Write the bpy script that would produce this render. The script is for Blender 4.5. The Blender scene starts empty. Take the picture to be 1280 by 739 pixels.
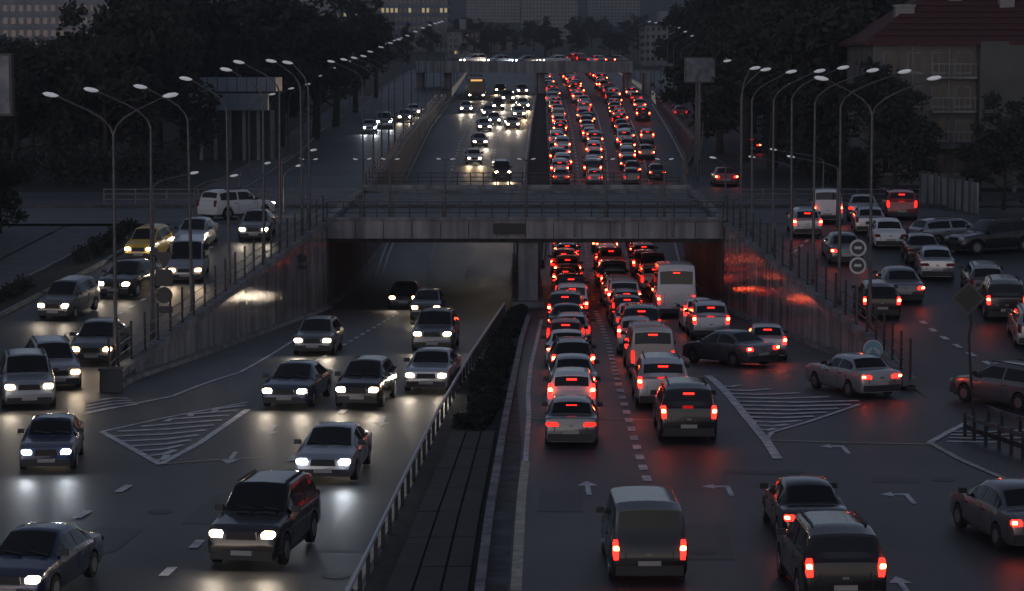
import bpy, math, random
from mathutils import Vector, Matrix
R = math.radians
random.seed(11)
SC = bpy.context.scene
COL = SC.collection

# ------------------------------------------------------------------ camera, world, light
F = 3000.0; HZ = 80.0; CH = 12.0
TH = math.atan((369.5-HZ)/F); CT, ST = math.cos(TH), math.sin(TH)
cam = bpy.data.objects.new('camera', bpy.data.cameras.new('camera')); COL.objects.link(cam)
cam.location = (0, 0, CH); cam.rotation_euler = (R(90)-TH, 0, 0)
cam.data.sensor_width = 36; cam.data.lens = 36*F/1280; cam.data.clip_start = 1; cam.data.clip_end = 6000
SC.camera = cam
W = bpy.data.worlds.new('World'); SC.world = W; W.use_nodes = True
nt = W.node_tree; bg = nt.nodes['Background']
sky = nt.nodes.new('ShaderNodeTexSky'); sky.sky_type = 'NISHITA'; sky.sun_disc = False
sky.sun_elevation = R(6); sky.sun_rotation = R(200); sky.air_density = 1.0; sky.dust_density = 0.6; sky.ozone_density = 2.5
hs = nt.nodes.new('ShaderNodeHueSaturation'); hs.inputs['Saturation'].default_value = .5; nt.links.new(sky.outputs[0], hs.inputs['Color']); tn = nt.nodes.new('ShaderNodeMixRGB'); tn.blend_type = 'MULTIPLY'; tn.inputs[0].default_value = 1; tn.inputs[2].default_value = (1.02, 1.0, 1.14, 1); nt.links.new(hs.outputs[0], tn.inputs[1]); nt.links.new(tn.outputs[0], bg.inputs[0]); bg.inputs[1].default_value = 0.08
sd = bpy.data.lights.new('sun', 'SUN'); sd.energy = 0.05; sd.angle = R(40); sd.color = (.9, .93, 1)
so = bpy.data.objects.new('sun', sd); COL.objects.link(so); so.rotation_euler = (R(80), 0, R(-20))
SC.view_settings.view_transform = 'Standard'; SC.view_settings.look = 'None'
SC.view_settings.exposure = 0.0; SC.view_settings.gamma = 1
SC.render.engine = 'CYCLES'
cy = SC.cycles; cy.use_denoising = True; cy.max_bounces = 5; cy.diffuse_bounces = 2; cy.glossy_bounces = 3
cy.sample_clamp_indirect = 3; cy.volume_bounces = 0; cy.caustics_reflective = False; cy.caustics_refractive = False
cy.use_light_tree = True

# ------------------------------------------------------------------ elevation profiles and pixel -> place
def lerp_tab(tab, v):
    if v <= tab[0][0]: return tab[0][1]
    for (a, fa), (b, fb) in zip(tab, tab[1:]):
        if v <= b:
            t = (v-a)/(b-a); return fa+(fb-fa)*t
    return tab[-1][1]
def smooth_tab(tab, step=2.0, n=3):
    a, b = tab[0][0], tab[-1][0]; N = int((b-a)/step)+1
    ys = [a+i*step for i in range(N+1)]; v = [lerp_tab(tab, y) for y in ys]
    for _ in range(n):
        v = [v[0]]+[(v[i-1]+v[i]*2+v[i+1])/4 for i in range(1, len(v)-1)]+[v[-1]]
    return list(zip(ys, v))
ZM = smooth_tab([(20, 0), (91.5, 0), (96, -.3), (105, -.65), (115, -1.0), (125, -1.35), (136, -1.75), (160, -2.4), (200, -2.7),
      (222, -1.6), (245, .5), (295, 4.1), (345, 7.3), (400, 9.6), (450, 10.8), (520, 12)], 2, 6)
ZS = smooth_tab([(20, 0), (89, 0), (135, 2.9), (172, 2.9), (182, 2.9), (232, 3.5), (300, 6), (345, 8.2), (400, 9.8), (450, 10.9), (520, 12.1)], 2, 2)
def zm(Y): return lerp_tab(ZM, Y) if Y > 85 else 0.0
def zs(Y): return lerp_tab(ZS, Y)
XLt = [(20, -14.8), (91, -14.8), (135, -10.4), (205, -10.6), (245, -11), (295, -10.3), (345, -8.6), (400, -8), (520, -8)]
XRt = [(20, 14.6), (98, 14.6), (135, 11.9), (172, 12.5), (205, 14.6), (245, 18.8), (295, 19.5), (345, 19.8), (400, 19), (520, 19)]
def XL(Y): return lerp_tab(XLt, Y)
def XR(Y): return lerp_tab(XRt, Y)
OLt = [(85, -24), (105, -22.4), (120, -20.6), (140, -19.3), (172, -19.5), (265, -21), (345, -19), (520, -18)]
ORt = [(85, 34), (135, 34), (172, 27), (300, 28), (400, 28), (520, 28)]
def proj(X, Y, Z):
    dz = Z-CH; d = Y*CT-dz*ST; u = Y*ST+dz*CT
    return 640+F*X/d, 369.5-F*u/d
def at(x, y, zf=zm, lo=30, hi=130):
    a, b = lo, hi
    for _ in range(50):
        m = (a+b)/2
        if proj(0, m, zf(m))[1] > y: a = m
        else: b = m
    Y = (a+b)/2; z = zf(Y); d = Y*CT-(z-CH)*ST
    return Vector(((x-640)*d/F, Y, z))
def XZ(x, y, Y):      # world x, z of an image position at a known distance
    u = (369.5-y)/F
    # u = (Y*ST+dz*CT)/(Y*CT-dz*ST)
    dz = (u*Y*CT-Y*ST)/(CT+u*ST); d = Y*CT-dz*ST
    return (x-640)*d/F, CH+dz
def poly_at(pts, zf=zm, lo=30, hi=210): return [at(x, y, zf, lo, hi) for x, y in pts]

# ------------------------------------------------------------------ materials
MATS = {}
def nodes(name):
    m = bpy.data.materials.new(name); m.use_nodes = True
    return m, m.node_tree, m.node_tree.nodes['Principled BSDF']
def noise_col(nt, b, c1, c2, scale, vec=None, detail=5, lo=.35, hi=.65):
    n = nt.nodes.new('ShaderNodeTexNoise'); n.inputs['Scale'].default_value = scale; n.inputs['Detail'].default_value = detail
    tc = nt.nodes.new('ShaderNodeTexCoord'); mp = nt.nodes.new('ShaderNodeMapping')
    nt.links.new(tc.outputs['Object'], mp.inputs[0]); nt.links.new(mp.outputs[0], n.inputs['Vector'])
    if vec: mp.inputs['Scale'].default_value = vec
    r = nt.nodes.new('ShaderNodeValToRGB'); r.color_ramp.elements[0].position = lo; r.color_ramp.elements[1].position = hi
    r.color_ramp.elements[0].color = (*c1, 1); r.color_ramp.elements[1].color = (*c2, 1)
    nt.links.new(n.outputs['Fac'], r.inputs[0])
    return n, r, mp
def mat(name, col, rough=.6, metal=0, col2=None, scale=3, vec=None, bump=0, bscale=30, emit=0, ecol=None, coat=0, spec=None, bdist=.02):
    if name in MATS: return MATS[name]
    m, nt, b = nodes(name); MATS[name] = m
    b.inputs['Base Color'].default_value = (*col, 1); b.inputs['Roughness'].default_value = rough; b.inputs['Metallic'].default_value = metal
    if spec is not None: b.inputs['Specular IOR Level'].default_value = spec
    if coat: b.inputs['Coat Weight'].default_value = coat; b.inputs['Coat Roughness'].default_value = .08
    if col2:
        n, r, mp = noise_col(nt, b, col, col2, scale, vec); nt.links.new(r.outputs[0], b.inputs['Base Color'])
    if bump:
        n2 = nt.nodes.new('ShaderNodeTexNoise'); n2.inputs['Scale'].default_value = bscale; n2.inputs['Detail'].default_value = 4
        tc = nt.nodes.new('ShaderNodeTexCoord'); nt.links.new(tc.outputs['Object'], n2.inputs['Vector'])
        bu = nt.nodes.new('ShaderNodeBump'); bu.inputs['Strength'].default_value = bump; bu.inputs['Distance'].default_value = bdist
        nt.links.new(n2.outputs['Fac'], bu.inputs['Height']); nt.links.new(bu.outputs[0], b.inputs['Normal'])
    if emit:
        b.inputs['Emission Color'].default_value = (*(ecol or col), 1); b.inputs['Emission Strength'].default_value = emit
    return m
def asphalt(name, a, b_, rough):
    m, nt, b = nodes(name); MATS[name] = m
    n, r, mp = noise_col(nt, b, a, b_, .5, (1, .12, 1), 6, .3, .7)        # long wear streaks down the road
    n2, r2, mp2 = noise_col(nt, b, (.66, .66, .66), (1.3, 1.3, 1.3), .13, None, 8, .35, .65)  # big patches
    mx = nt.nodes.new('ShaderNodeMixRGB'); mx.blend_type = 'MULTIPLY'; mx.inputs[0].default_value = 1
    nt.links.new(r.outputs[0], mx.inputs[1]); nt.links.new(r2.outputs[0], mx.inputs[2])
    n3, r3, mp3 = noise_col(nt, b, (.6, .6, .6), (1.3, 1.3, 1.3), 9, None, 3, .3, .7)
    mx2 = nt.nodes.new('ShaderNodeMixRGB'); mx2.blend_type = 'MULTIPLY'; mx2.inputs[0].default_value = .6
    nt.links.new(mx.outputs[0], mx2.inputs[1]); nt.links.new(r3.outputs[0], mx2.inputs[2]); nt.links.new(mx2.outputs[0], b.inputs['Base Color'])
    mr = nt.nodes.new('ShaderNodeMapRange'); mr.inputs['To Min'].default_value = rough-.1; mr.inputs['To Max'].default_value = rough+.12
    nt.links.new(n.outputs['Fac'], mr.inputs[0]); nt.links.new(mr.outputs[0], b.inputs['Roughness'])
    nb = nt.nodes.new('ShaderNodeTexNoise'); nb.inputs['Scale'].default_value = 26; nb.inputs['Detail'].default_value = 3
    tc = nt.nodes.new('ShaderNodeTexCoord'); nt.links.new(tc.outputs['Object'], nb.inputs['Vector'])
    bu = nt.nodes.new('ShaderNodeBump'); bu.inputs['Strength'].default_value = .25; bu.inputs['Distance'].default_value = .02
    nt.links.new(nb.outputs['Fac'], bu.inputs['Height']); nt.links.new(bu.outputs[0], b.inputs['Normal'])
    return m
ASPH = asphalt('asphalt', (.034, .035, .039), (.064, .065, .07), .52)
ASPH2 = asphalt('asphalt_side', (.044, .046, .052), (.06, .062, .069), .55)
PAINT_W = mat('road_paint', (.42, .43, .45), .6, col2=(.8, .8, .82), scale=2.5)
PAINT_Y = mat('road_paint_worn', (.32, .29, .22), .6, col2=(.58, .53, .42), scale=2.5)
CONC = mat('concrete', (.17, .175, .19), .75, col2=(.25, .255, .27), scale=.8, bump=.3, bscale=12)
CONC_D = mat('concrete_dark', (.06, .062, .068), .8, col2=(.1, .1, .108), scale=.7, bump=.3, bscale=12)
TILE = mat('glazed_wall_tile', (.28, .265, .275), .085, col2=(.42, .4, .41), scale=.7, bump=.4, bscale=5, bdist=.025, spec=.8)
BRIDGE = mat('bridge_concrete', (.24, .245, .265), .7, col2=(.33, .335, .36), scale=.5, bump=.2)
BLACK = mat('black_metal', (.012, .012, .014), .5)
RAILM = mat('rail_metal', (.03, .03, .034), .45, .4)
STEEL = mat('galvanised_steel', (.09, .092, .1), .5, .5, col2=(.14, .143, .155), scale=4)
LAMPW = mat('lamp_head_white', (.82, .84, .88), .35, emit=.16, ecol=(.85, .92, 1))
GRASS = mat('grass', (.018, .024, .016), .95, col2=(.035, .042, .028), scale=.6, bump=.5, bscale=6)
SOIL = mat('soil', (.02, .02, .019), .95, col2=(.035, .034, .032), scale=2, bump=.5, bscale=8)
PAVE = mat('paving', (.075, .078, .085), .75, col2=(.11, .113, .12), scale=1.2)
SLAB = mat('dark_slab', (.03, .03, .033), .85, col2=(.042, .042, .046), scale=1.4, bump=.3)
BARK = mat('bark', (.03, .026, .022), .9, bump=.5, bscale=9)
LEAFA = mat('leaf_dark', (.01, .015, .011), .9, col2=(.02, .028, .019), scale=.35)
LEAFB = mat('leaf_mid', (.015, .021, .015), .9, col2=(.03, .038, .026), scale=.35)
GLASS = mat('car_glass', (.008, .009, .011), .06, spec=.45)
TYRE = mat('tyre', (.012, .012, .013), .85)
RIM = mat('wheel_rim', (.3, .3, .32), .35, .8)
TRIM = mat('black_trim', (.02, .02, .022), .55)
PLATE = mat('plate_white', (.38, .38, .37), .5)
TAIL_OFF = mat('tail_light_off', (.16, .012, .012), .25, coat=.5)
def emitter(name, col, s, base=(.3, .3, .3)): return mat(name, base, .3, emit=s, ecol=col)
TAIL_ON = emitter('tail_light_lit', (1, .016, .01), 5.5, (.5, .02, .02))
TAIL_MID = emitter('tail_light_half_lit', (1, .02, .012), 2.2, (.4, .02, .02))
BULB = emitter('brake_bulb', (1, .13, .035), 60, (.5, .05, .02))
TAIL_DIM = emitter('tail_light_dim', (1, .02, .012), 1.3, (.4, .02, .02))
HEAD_ON = emitter('headlight_lit', (1, .74, .46), 22, (.8, .8, .8))
HBULB = emitter('headlight_bulb', (1, .88, .7), 140, (.8, .8, .8))
HBULBC = emitter('headlight_bulb_cool', (.88, .94, 1), 140, (.8, .8, .8))
HEAD_COOL = emitter('headlight_lit_cool', (.75, .87, 1), 22, (.8, .8, .8))
HEAD_AMB = emitter('headlight_lit_amber', (1, .55, .2), 14, (.8, .8, .8))
HEAD_OFF = mat('headlight_off', (.45, .46, .5), .1, coat=.6)
AMBER = emitter('destination_display', (1, .5, .12), 1.0)
PAINTS = {}
for nme, c, mt, rg in [('white', (.72, .72, .74), 0, .3), ('silver', (.42, .43, .46), .7, .33), ('grey', (.16, .165, .18), .6, .32), ('black', (.014, .014, .017), .1, .22),
                   ('red', (.28, .018, .02), .2, .28), ('dark blue', (.02, .03, .075), .3, .26), ('beige', (.42, .38, .31), .3, .33), ('dark green', (.02, .045, .035), .2, .28), ('yellow', (.6, .38, .04), 0, .35)]:
    PAINTS[nme] = mat('paint_'+nme.replace(' ', '_'), c, rg, mt, coat=.7)

def stain(m, sc=.9):
    nt = m.node_tree; b = nt.nodes['Principled BSDF']; src = b.inputs['Base Color'].links[0].from_socket
    n, r_, mp = noise_col(nt, b, (.45, .44, .43), (1.1, 1.1, 1.1), sc, (1.6, 1.6, .12), 7, .38, .6)
    mx = nt.nodes.new('ShaderNodeMixRGB'); mx.blend_type = 'MULTIPLY'; mx.inputs[0].default_value = .85
    nt.links.new(src, mx.inputs[1]); nt.links.new(r_.outputs[0], mx.inputs[2]); nt.links.new(mx.outputs[0], b.inputs['Base Color'])
for m_ in (BRIDGE, CONC, CONC_D, TILE): stain(m_)

# ------------------------------------------------------------------ mesh helpers
class MB:
    def __init__(s): s.v = []; s.f = []
    def add(s, vs, fs):
        k = len(s.v); s.v += [tuple(v) for v in vs]; s.f += [tuple(i+k for i in f) for f in fs]; return s
    def box(s, x0, x1, y0, y1, z0, z1, tx=1, ty=1):
        cx, cyy = (x0+x1)/2, (y0+y1)/2; hx, hy = (x1-x0)/2, (y1-y0)/2
        vs = [(x0, y0, z0), (x1, y0, z0), (x1, y1, z0), (x0, y1, z0)]
        vs += [(cx-hx*tx, cyy-hy*ty, z1), (cx+hx*tx, cyy-hy*ty, z1), (cx+hx*tx, cyy+hy*ty, z1), (cx-hx*tx, cyy+hy*ty, z1)]
        return s.add(vs, [(3, 2, 1, 0), (4, 5, 6, 7), (0, 1, 5, 4), (1, 2, 6, 5), (2, 3, 7, 6), (3, 0, 4, 7)])
    def bar(s, a, b, w, h=None, up=Vector((0, 0, 1))):
        a, b = Vector(a), Vector(b); h = h or w; d = (b-a).normalized()
        if abs(d.dot(up)) > .99: up = Vector((0, 1, 0))
        sx = d.cross(up).normalized()*w/2; uz = sx.cross(d).normalized()*h/2
        vs = [a-sx-uz, a+sx-uz, a+sx+uz, a-sx+uz, b-sx-uz, b+sx-uz, b+sx+uz, b-sx+uz]
        return s.add(vs, [(0, 1, 2, 3), (7, 6, 5, 4), (0, 4, 5, 1), (1, 5, 6, 2), (2, 6, 7, 3), (3, 7, 4, 0)])
    def tube(s, pts, rs, n=8):
        pts = [Vector(p) for p in pts]; k = len(s.v)
        if not hasattr(rs, '__len__'): rs = [rs]*len(pts)
        for i, p in enumerate(pts):
            d = (pts[min(i+1, len(pts)-1)]-pts[max(i-1, 0)]).normalized()
            up = Vector((0, 1, 0)) if abs(d.z) > .7 else Vector((0, 0, 1))
            x = d.cross(up).normalized(); y = x.cross(d).normalized()
            for j in range(n):
                a = 2*math.pi*j/n; s.v.append(tuple(p+x*math.cos(a)*rs[i]+y*math.sin(a)*rs[i]))
        for i in range(len(pts)-1):
            for j in range(n):
                a = k+i*n+j; b = k+i*n+(j+1) % n; s.f.append((a, b, b+n, a+n))
        s.f.append(tuple(k+j for j in range(n))[::-1]); s.f.append(tuple(k+(len(pts)-1)*n+j for j in range(n)))
        return s
    def disc(s, c, r, axis, th, n=20, r2=None):
        c = Vector(c); ax = Vector(axis).normalized()
        return s.tube([c-ax*th/2, c+ax*th/2], [r, r2 if r2 is not None else r], n)
    def mesh(s, name, m, smooth=None):
        me = bpy.data.meshes.new(name); me.from_pydata(s.v, [], s.f)
        if m: me.materials.append(m)
        if smooth:
            me.polygons.foreach_set('use_smooth', [True]*len(me.polygons)); me.set_sharp_from_angle(angle=R(smooth))
        me.update(); return me
def obj(name, me, parent=None, loc=None, rot=None, m=None):
    if isinstance(me, MB): me = me.mesh(name, m)
    o = bpy.data.objects.new(name, me); COL.objects.link(o)
    if parent: o.parent = parent
    if loc is not None: o.location = loc
    if rot is not None: o.rotation_euler = rot
    return o
def tag(o, label=None, cat=None, group=None, kind=None):
    if label: o['label'] = label
    if cat: o['category'] = cat
    if group: o['group'] = group
    if kind: o['kind'] = kind
    return o
def thing(name, label, cat, loc=(0, 0, 0), rot=(0, 0, 0), group=None):
    o = bpy.data.objects.new(name, None); COL.objects.link(o); o.location = loc; o.rotation_euler = rot; o.empty_display_size = .3
    return tag(o, label, cat, group)
def setmat(o, m):
    o.material_slots[0].link = 'OBJECT'; o.material_slots[0].material = m
ORD = ['first', 'second', 'third', 'fourth', 'fifth', 'sixth', 'seventh', 'eighth', 'ninth', 'tenth', 'eleventh', 'twelfth', 'thirteenth', 'fourteenth', 'fifteenth',
       'sixteenth', 'seventeenth', 'eighteenth', 'nineteenth', 'twentieth', 'twenty-first', 'twenty-second', 'twenty-third', 'twenty-fourth', 'twenty-fifth', 'twenty-sixth', 'twenty-seventh', 'twenty-eighth', 'twenty-ninth', 'thirtieth']+['%s-%s' % (t_, u_) for t_ in ('thirty', 'forty') for u_ in ('first', 'second', 'third', 'fourth', 'fifth', 'sixth', 'seventh', 'eighth', 'ninth')]

def strip(name, fa, fb, zf, y0, y1, m, dz=0, step=2.5, nx=6, parent=None):
    vs = []; fs = []; n = max(1, int((y1-y0)/step)); 
    for i in range(n+1):
        Y = y0+(y1-y0)*i/n
        for j in range(nx+1):
            X = fa(Y)+(fb(Y)-fa(Y))*j/nx; vs.append((X, Y, (zf(X, Y) if zf.__code__.co_argcount == 2 else zf(Y))+dz))
    for i in range(n):
        for j in range(nx):
            a = i*(nx+1)+j; fs.append((a, a+1, a+nx+2, a+nx+1))
    b = MB(); b.add(vs, fs); me = b.mesh(name, m, 40); return obj(name, me, parent)

# ------------------------------------------------------------------ ground and roads
near = strip('near_road', lambda Y: -70, lambda Y: 70, lambda Y: 0, 15, 85, ASPH, nx=4); tag(near, kind='structure')
main = strip('main_road', lambda Y: XL(Y), lambda Y: XR(Y), zm, 85, 520, ASPH); tag(main, kind='structure')
OL = lambda Y: lerp_tab(OLt, Y); OR = lambda Y: lerp_tab(ORt, Y)
sl = strip('side_road_left', OL, lambda Y: XL(Y)-.35, zs, 85, 520, ASPH2); tag(sl, kind='structure')
sr = strip('side_road_right', lambda Y: XR(Y)+.35, OR, zs, 85, 520, ASPH2); tag(sr, kind='structure')
cl = strip('cross_street_left', lambda Y: -160, lambda Y: XL(Y)-.35, lambda Y: 2.9, 137, 171, ASPH2, dz=.006); tag(cl, kind='structure')
cr = strip('cross_street_right', lambda Y: XR(Y)+.35, lambda Y: 160, lambda Y: 2.9, 137, 171, ASPH2, dz=.006); tag(cr, kind='structure')
def zt(X, Y):
    if Y < 450: b = zs(Y)
    else: b = 10.9+(Y-450)*.022+max(0, Y-900)*.06
    out = max(0, (-X-30) if X < 0 else (X-40))
    w = min(1, out/25)
    hill = 1.2*math.sin(X*.05+1)*w+.8*math.sin(Y*.043)*w
    if Y > 176 or Y < 132: b += hill+min(out*.03, 6)+.13
    else: b -= .12
    return b
tl = strip('terrain_left', lambda Y: -420, OL, zt, 85, 450, GRASS, nx=60, step=2.5); tag(tl, kind='structure')
tr = strip('terrain_right', OR, lambda Y: 420, zt, 85, 450, GRASS, nx=60, step=2.5); tag(tr, kind='structure')
hl = strip('hills', lambda Y: -700, lambda Y: 700, zt, 450, 1700, GRASS, nx=50, step=25, dz=-.05); tag(hl, kind='structure')
nl = strip('verge_left', lambda Y: -420, lambda Y: -70, lambda Y: -.02, 15, 85, GRASS, nx=4); tag(nl, kind='structure')
nr = strip('verge_right', lambda Y: 70, lambda Y: 420, lambda Y: -.02, 15, 85, GRASS, nx=4); tag(nr, kind='structure')
for nm, fx, sg, ye in (('apron_left', XL, -1, 88.7), ('apron_right', XR, 1, 88.6)):
    tag(strip(nm, lambda Y: fx(Y)-sg*.02, lambda Y: fx(Y)+sg*.4, zm, 84.9, ye, ASPH2, dz=.004, nx=1), kind='structure')
# footpaths beyond the kerbs
fp = strip('footpath_left', lambda Y: OL(Y)-5.2, lambda Y: OL(Y)-2.3, zs, 85, 134, PAVE, dz=.15, nx=2); tag(fp, kind='structure')
fp2 = strip('footpath_left_upper', lambda Y: -42-(134-Y)*.3, lambda Y: OL(Y)-5.4, zs, 112, 134, PAVE, dz=.16, nx=8); tag(fp2, kind='structure')
fp3 = strip('footpath_right', lambda Y: OR(Y)+.2, lambda Y: OR(Y)+3, zs, 174, 300, PAVE, dz=.15, nx=2); tag(fp3, kind='structure')
fp4 = strip('footpath_left_far', lambda Y: OL(Y)-3, lambda Y: OL(Y)-.2, zs, 174, 330, PAVE, dz=.15, nx=2); tag(fp4, kind='structure')
def curve_solid(name, pts, w, h, m, parent=None, dz=0, w2=None):
    """solid kerb along world points"""
    n = len(pts); vs = []; fs = []
    for i, p in enumerate(pts):
        d = (pts[min(i+1, n-1)]-pts[max(i-1, 0)]); d.z = 0; d.normalize(); s = Vector((d.y, -d.x, 0))*w/2
        s2 = s*(w2 or 1)
        for q, z in ((p-s, dz-.1), (p+s, dz-.1), (p+s2, dz+h), (p-s2, dz+h)): vs.append((q.x, q.y, q.z+z))
    for i in range(n-1):
        for j in range(4): fs.append((i*4+j, i*4+(j+1) % 4, i*4+4+(j+1) % 4, i*4+4+j))
    fs.append((3, 2, 1, 0)); k = (n-1)*4; fs.append((k, k+1, k+2, k+3))
    b = MB(); b.add(vs, fs); return obj(name, b, parent, m=m)
def resample(pts, step):
    out = [pts[0].copy()]; acc = 0
    for a, b in zip(pts, pts[1:]):
        L = (b-a).length; d = step-acc
        while d <= L: out.append(a+(b-a)*d/L); d += step
        acc = (acc+L) % step
    return out
def fline(fx, zf, y0, y1, step=2.5):
    n = max(2, int((y1-y0)/step)); return [Vector((fx(y0+(y1-y0)*i/n), y0+(y1-y0)*i/n, zf(y0+(y1-y0)*i/n))) for i in range(n+1)]
KERB = mat('kerb_stone', (.16, .165, .175), .75, col2=(.24, .245, .255), scale=1.5)
for (fx, a, b, nm) in ((OL, 85, 134, 'kerb_left'), (OL, 174, 450, 'kerb_left_far'), (OR, 85, 134, 'kerb_right'), (OR, 174, 450, 'kerb_right_far')):
    tag(curve_solid(nm, fline(fx, zs, a, b), .2, .15, KERB), kind='structure')
tag(curve_solid('kerb_footpath_left', fline(lambda Y: OL(Y)-2.2, zs, 85, 134), .15, .2, KERB), kind='structure')

# ------------------------------------------------------------------ painted markings: thin sheets lying on the roads
PC = [0]
def painted(name, pts, w, m, parent, zf=zm, dz=.014, dense=2.0):
    pts = [Vector(p) for p in pts]; q = []; PC[0] += 1; dz = dz+(PC[0] % 37)*.00035
    for a, b in zip(pts, pts[1:]):
        k = max(1, int((b-a).length/dense)); q += [a+(b-a)*i/k for i in range(k)]
    q.append(pts[-1]); n = len(q); vs = []; fs = []
    for i, p in enumerate(q):
        d = q[min(i+1, n-1)]-q[max(i-1, 0)]; d.z = 0; d.normalize(); s = Vector((d.y, -d.x, 0))*w/2
        for r in (p-s, p+s): vs.append((r.x, r.y, zf(r.y)+dz))
    for i in range(n-1): fs.append((2*i, 2*i+1, 2*i+3, 2*i+2))
    b = MB(); b.add(vs, fs); return obj(name, b, parent, m=m)
def z0(Y): return 0.0
def road_of(Y, side=None): return near if Y < 85 else (main if side is None else side)
def dashes(line, L, gap, w, zf, side=None, m=PAINT_W, name='lane_dash', dz=.014):
    tot = sum((b-a).length for a, b in zip(line, line[1:])); t = 0
    def P(t):
        for a, b in zip(line, line[1:]):
            l = (b-a).length
            if t <= l: return a+(b-a)*t/l
            t -= l
        return line[-1]
    while t+L < tot:
        a, b = P(t), P(t+L); painted(name, [a, b], w, m, road_of(a.y, side), zf, dz); t += L+gap
G = lambda pts, zf=zm, hi=140: [at(x, y, zf, 30, hi) for x, y in pts]
# right carriageway
painted('edge_line', G([(677, 400), (664, 455), (660, 491), (661, 520), (657, 577)]), .16, PAINT_W, main)
painted('edge_line', G([(657, 577), (652, 620), (645, 739)]), .26, PAINT_Y, near)
dashes(G([(823, 632), (808, 598), (799, 569), (788, 532), (774, 485), (760, 429), (749, 400), (744, 388)]), .9, 1.0, .26, zm)
GL = lambda pts, lo, hi, zf=zm: [at(x, y, zf, lo, hi) for x, y in pts]
dashes(GL([(742, 375), (736, 335), (731, 300), (729, 290)], 130, 210), .9, 1.3, .22, zm)
dashes(GL([(800, 372), (789, 335), (779, 300), (777, 290)], 130, 210), .9, 1.3, .22, zm)
for pts in ([(690, 375), (688, 330), (688, 290)], [(862, 372), (850, 330), (841, 290)]): painted('edge_line', GL(pts, 130, 212), .18, PAINT_W, main)
# right gore and its lines
painted('edge_line', G([(885, 470), (905, 488), (958, 552), (972, 574)]), .3, PAINT_W, near, zf=lambda Y: max(zm(Y), zm(Y)))
painted('edge_line', G([(1075, 506), (1010, 528), (965, 541), (957, 552)]), .16, PAINT_W, near)
TOPR = [(905, 483), (960, 485), (1010, 493), (1072, 505)]
def lerp2(pl, t):
    k = t*(len(pl)-1); i = min(int(k), len(pl)-2); f = k-i
    return (pl[i][0]+(pl[i+1][0]-pl[i][0])*f, pl[i][1]+(pl[i+1][1]-pl[i][1])*f)
for i in range(13):
    y = 483+i*4.9
    xl = 900+(y-483)*.86+3; 
    xr = 1072-(y-505)*3.2 if y > 505 else 905+(y-483)*7.6+20
    if xr-xl < 6: continue
    xm = (xl+xr)/2
    painted('hatch_stripe', G([(xl, y), (xm, y+1), (xr, y-1)]), .3, PAINT_W, near)
# left gore
painted('edge_line', G([(127, 540), (165, 561), (200, 581)]), .22, PAINT_W, near)
painted('edge_line', G([(200, 581), (250, 554), (310, 512)]), .22, PAINT_W, near)
painted('edge_line', G([(127, 540), (200, 524), (310, 503)]), .14, PAINT_W, near)
for i in range(11):
    y = 574-i*6.2; t = (581-y)/(581-540)
    xl = 200-73*t if y > 540 else 127+(540-y)*4.9
    xr = 200+110*(581-y)/70
    if xr-xl < 8: continue
    xm = 205+(xr-205)*.1
    painted('hatch_stripe', G([(xl+4, y+3), (max(xm, xl+5), y), (xr-2, y-5)]), .24, PAINT_W, near)
painted('edge_line', G([(200, 581), (260, 576), (330, 572)]), .12, PAINT_Y, near)
painted('edge_line', G([(105, 518), (165, 506), (215, 496), (300, 466), (345, 440), (395, 408)]), .15, PAINT_W, main)
for k in range(4):
    painted('hatch_stripe', G([(108, 516-k*4), (140, 510-k*4), (172-k*4, 506-k*2.5)]), .2, PAINT_W, near)
for line, L, gp in (([(204, 721), (240, 687), (287, 639), (336, 601), (372, 568), (414, 527), (440, 505)], 1.0, 2.3),
                    ([(37, 685), (78, 659), (110, 640), (144, 618), (167, 604)], 1.1, 2.8)):
    dashes(G(line), L, gp, .24, zm)
dashes(G([(395, 452), (427, 433), (479, 403), (500, 390)]), 1.0, 1.1, .16, zm)
dashes(GL([(533, 350), (540, 320), (547, 295), (548, 290)], 130, 212), .9, 1.3, .2, zm)
dashes(GL([(583, 350), (588, 320), (593, 295), (594, 290)], 130, 212), .9, 1.3, .2, zm)
for pts in ([(465, 358), (478, 320), (488, 290)], [(473, 358), (485, 320), (495, 290)], [(638, 358), (641, 320), (643, 290)]): painted('edge_line', GL(pts, 130, 212), .16, PAINT_W, main)
painted('edge_line', G([(438, 739), (500, 622), (552, 530)]), .3, PAINT_Y, near)
painted('edge_line', G([(552, 530), (597, 455), (628, 395)]), .22, PAINT_W, main)
# stop lines and lane arrows
painted('stop_line', G([(662, 524), (740, 524), (830, 526)]), .12, PAINT_Y, near)
painted('stop_line', G([(962, 551), (1060, 554), (1162, 556)]), .12, PAINT_Y, near)
def lane_arrow(x, y, head=1, turn=0, s=1.0):
    p = at(x, y, z0, 30, 90); b = MB()
    kx, ky = (.6, .3) if turn else (.8, .32)
    def q(pl): return [(p.x+a*kx, p.y+c*ky*2, .014) for a, c in pl]
    b.add(q([(-.09, -1.6), (.09, -1.6), (.09, .7), (-.09, .7)]), [(0, 1, 2, 3)])
    b.add(q([(-.36, .7), (.36, .7), (0, 1.9)]), [(0, 1, 2)])
    if turn:
        b = MB(); b.add(q([(.1, -1.7), (.34, -1.7), (.34, .1), (.1, .5)]), [(0, 1, 2, 3)])
        b.add(q([(.1, .5), (.34, .1), (.34, .9), (-.4, .9), (-.4, .5)]), [(0, 1, 2, 3, 4)]); b.add(q([(-.4, .1), (-.4, 1.3), (-1.0, .7)]), [(0, 1, 2)])
    if head < 0:
        cx, cyy = p.x, p.y; b.v = [(2*cx-x_, 2*cyy-y_, z_) for x_, y_, z_ in b.v]
    return obj('lane_arrow', b, near, m=PAINT_W)
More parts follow.
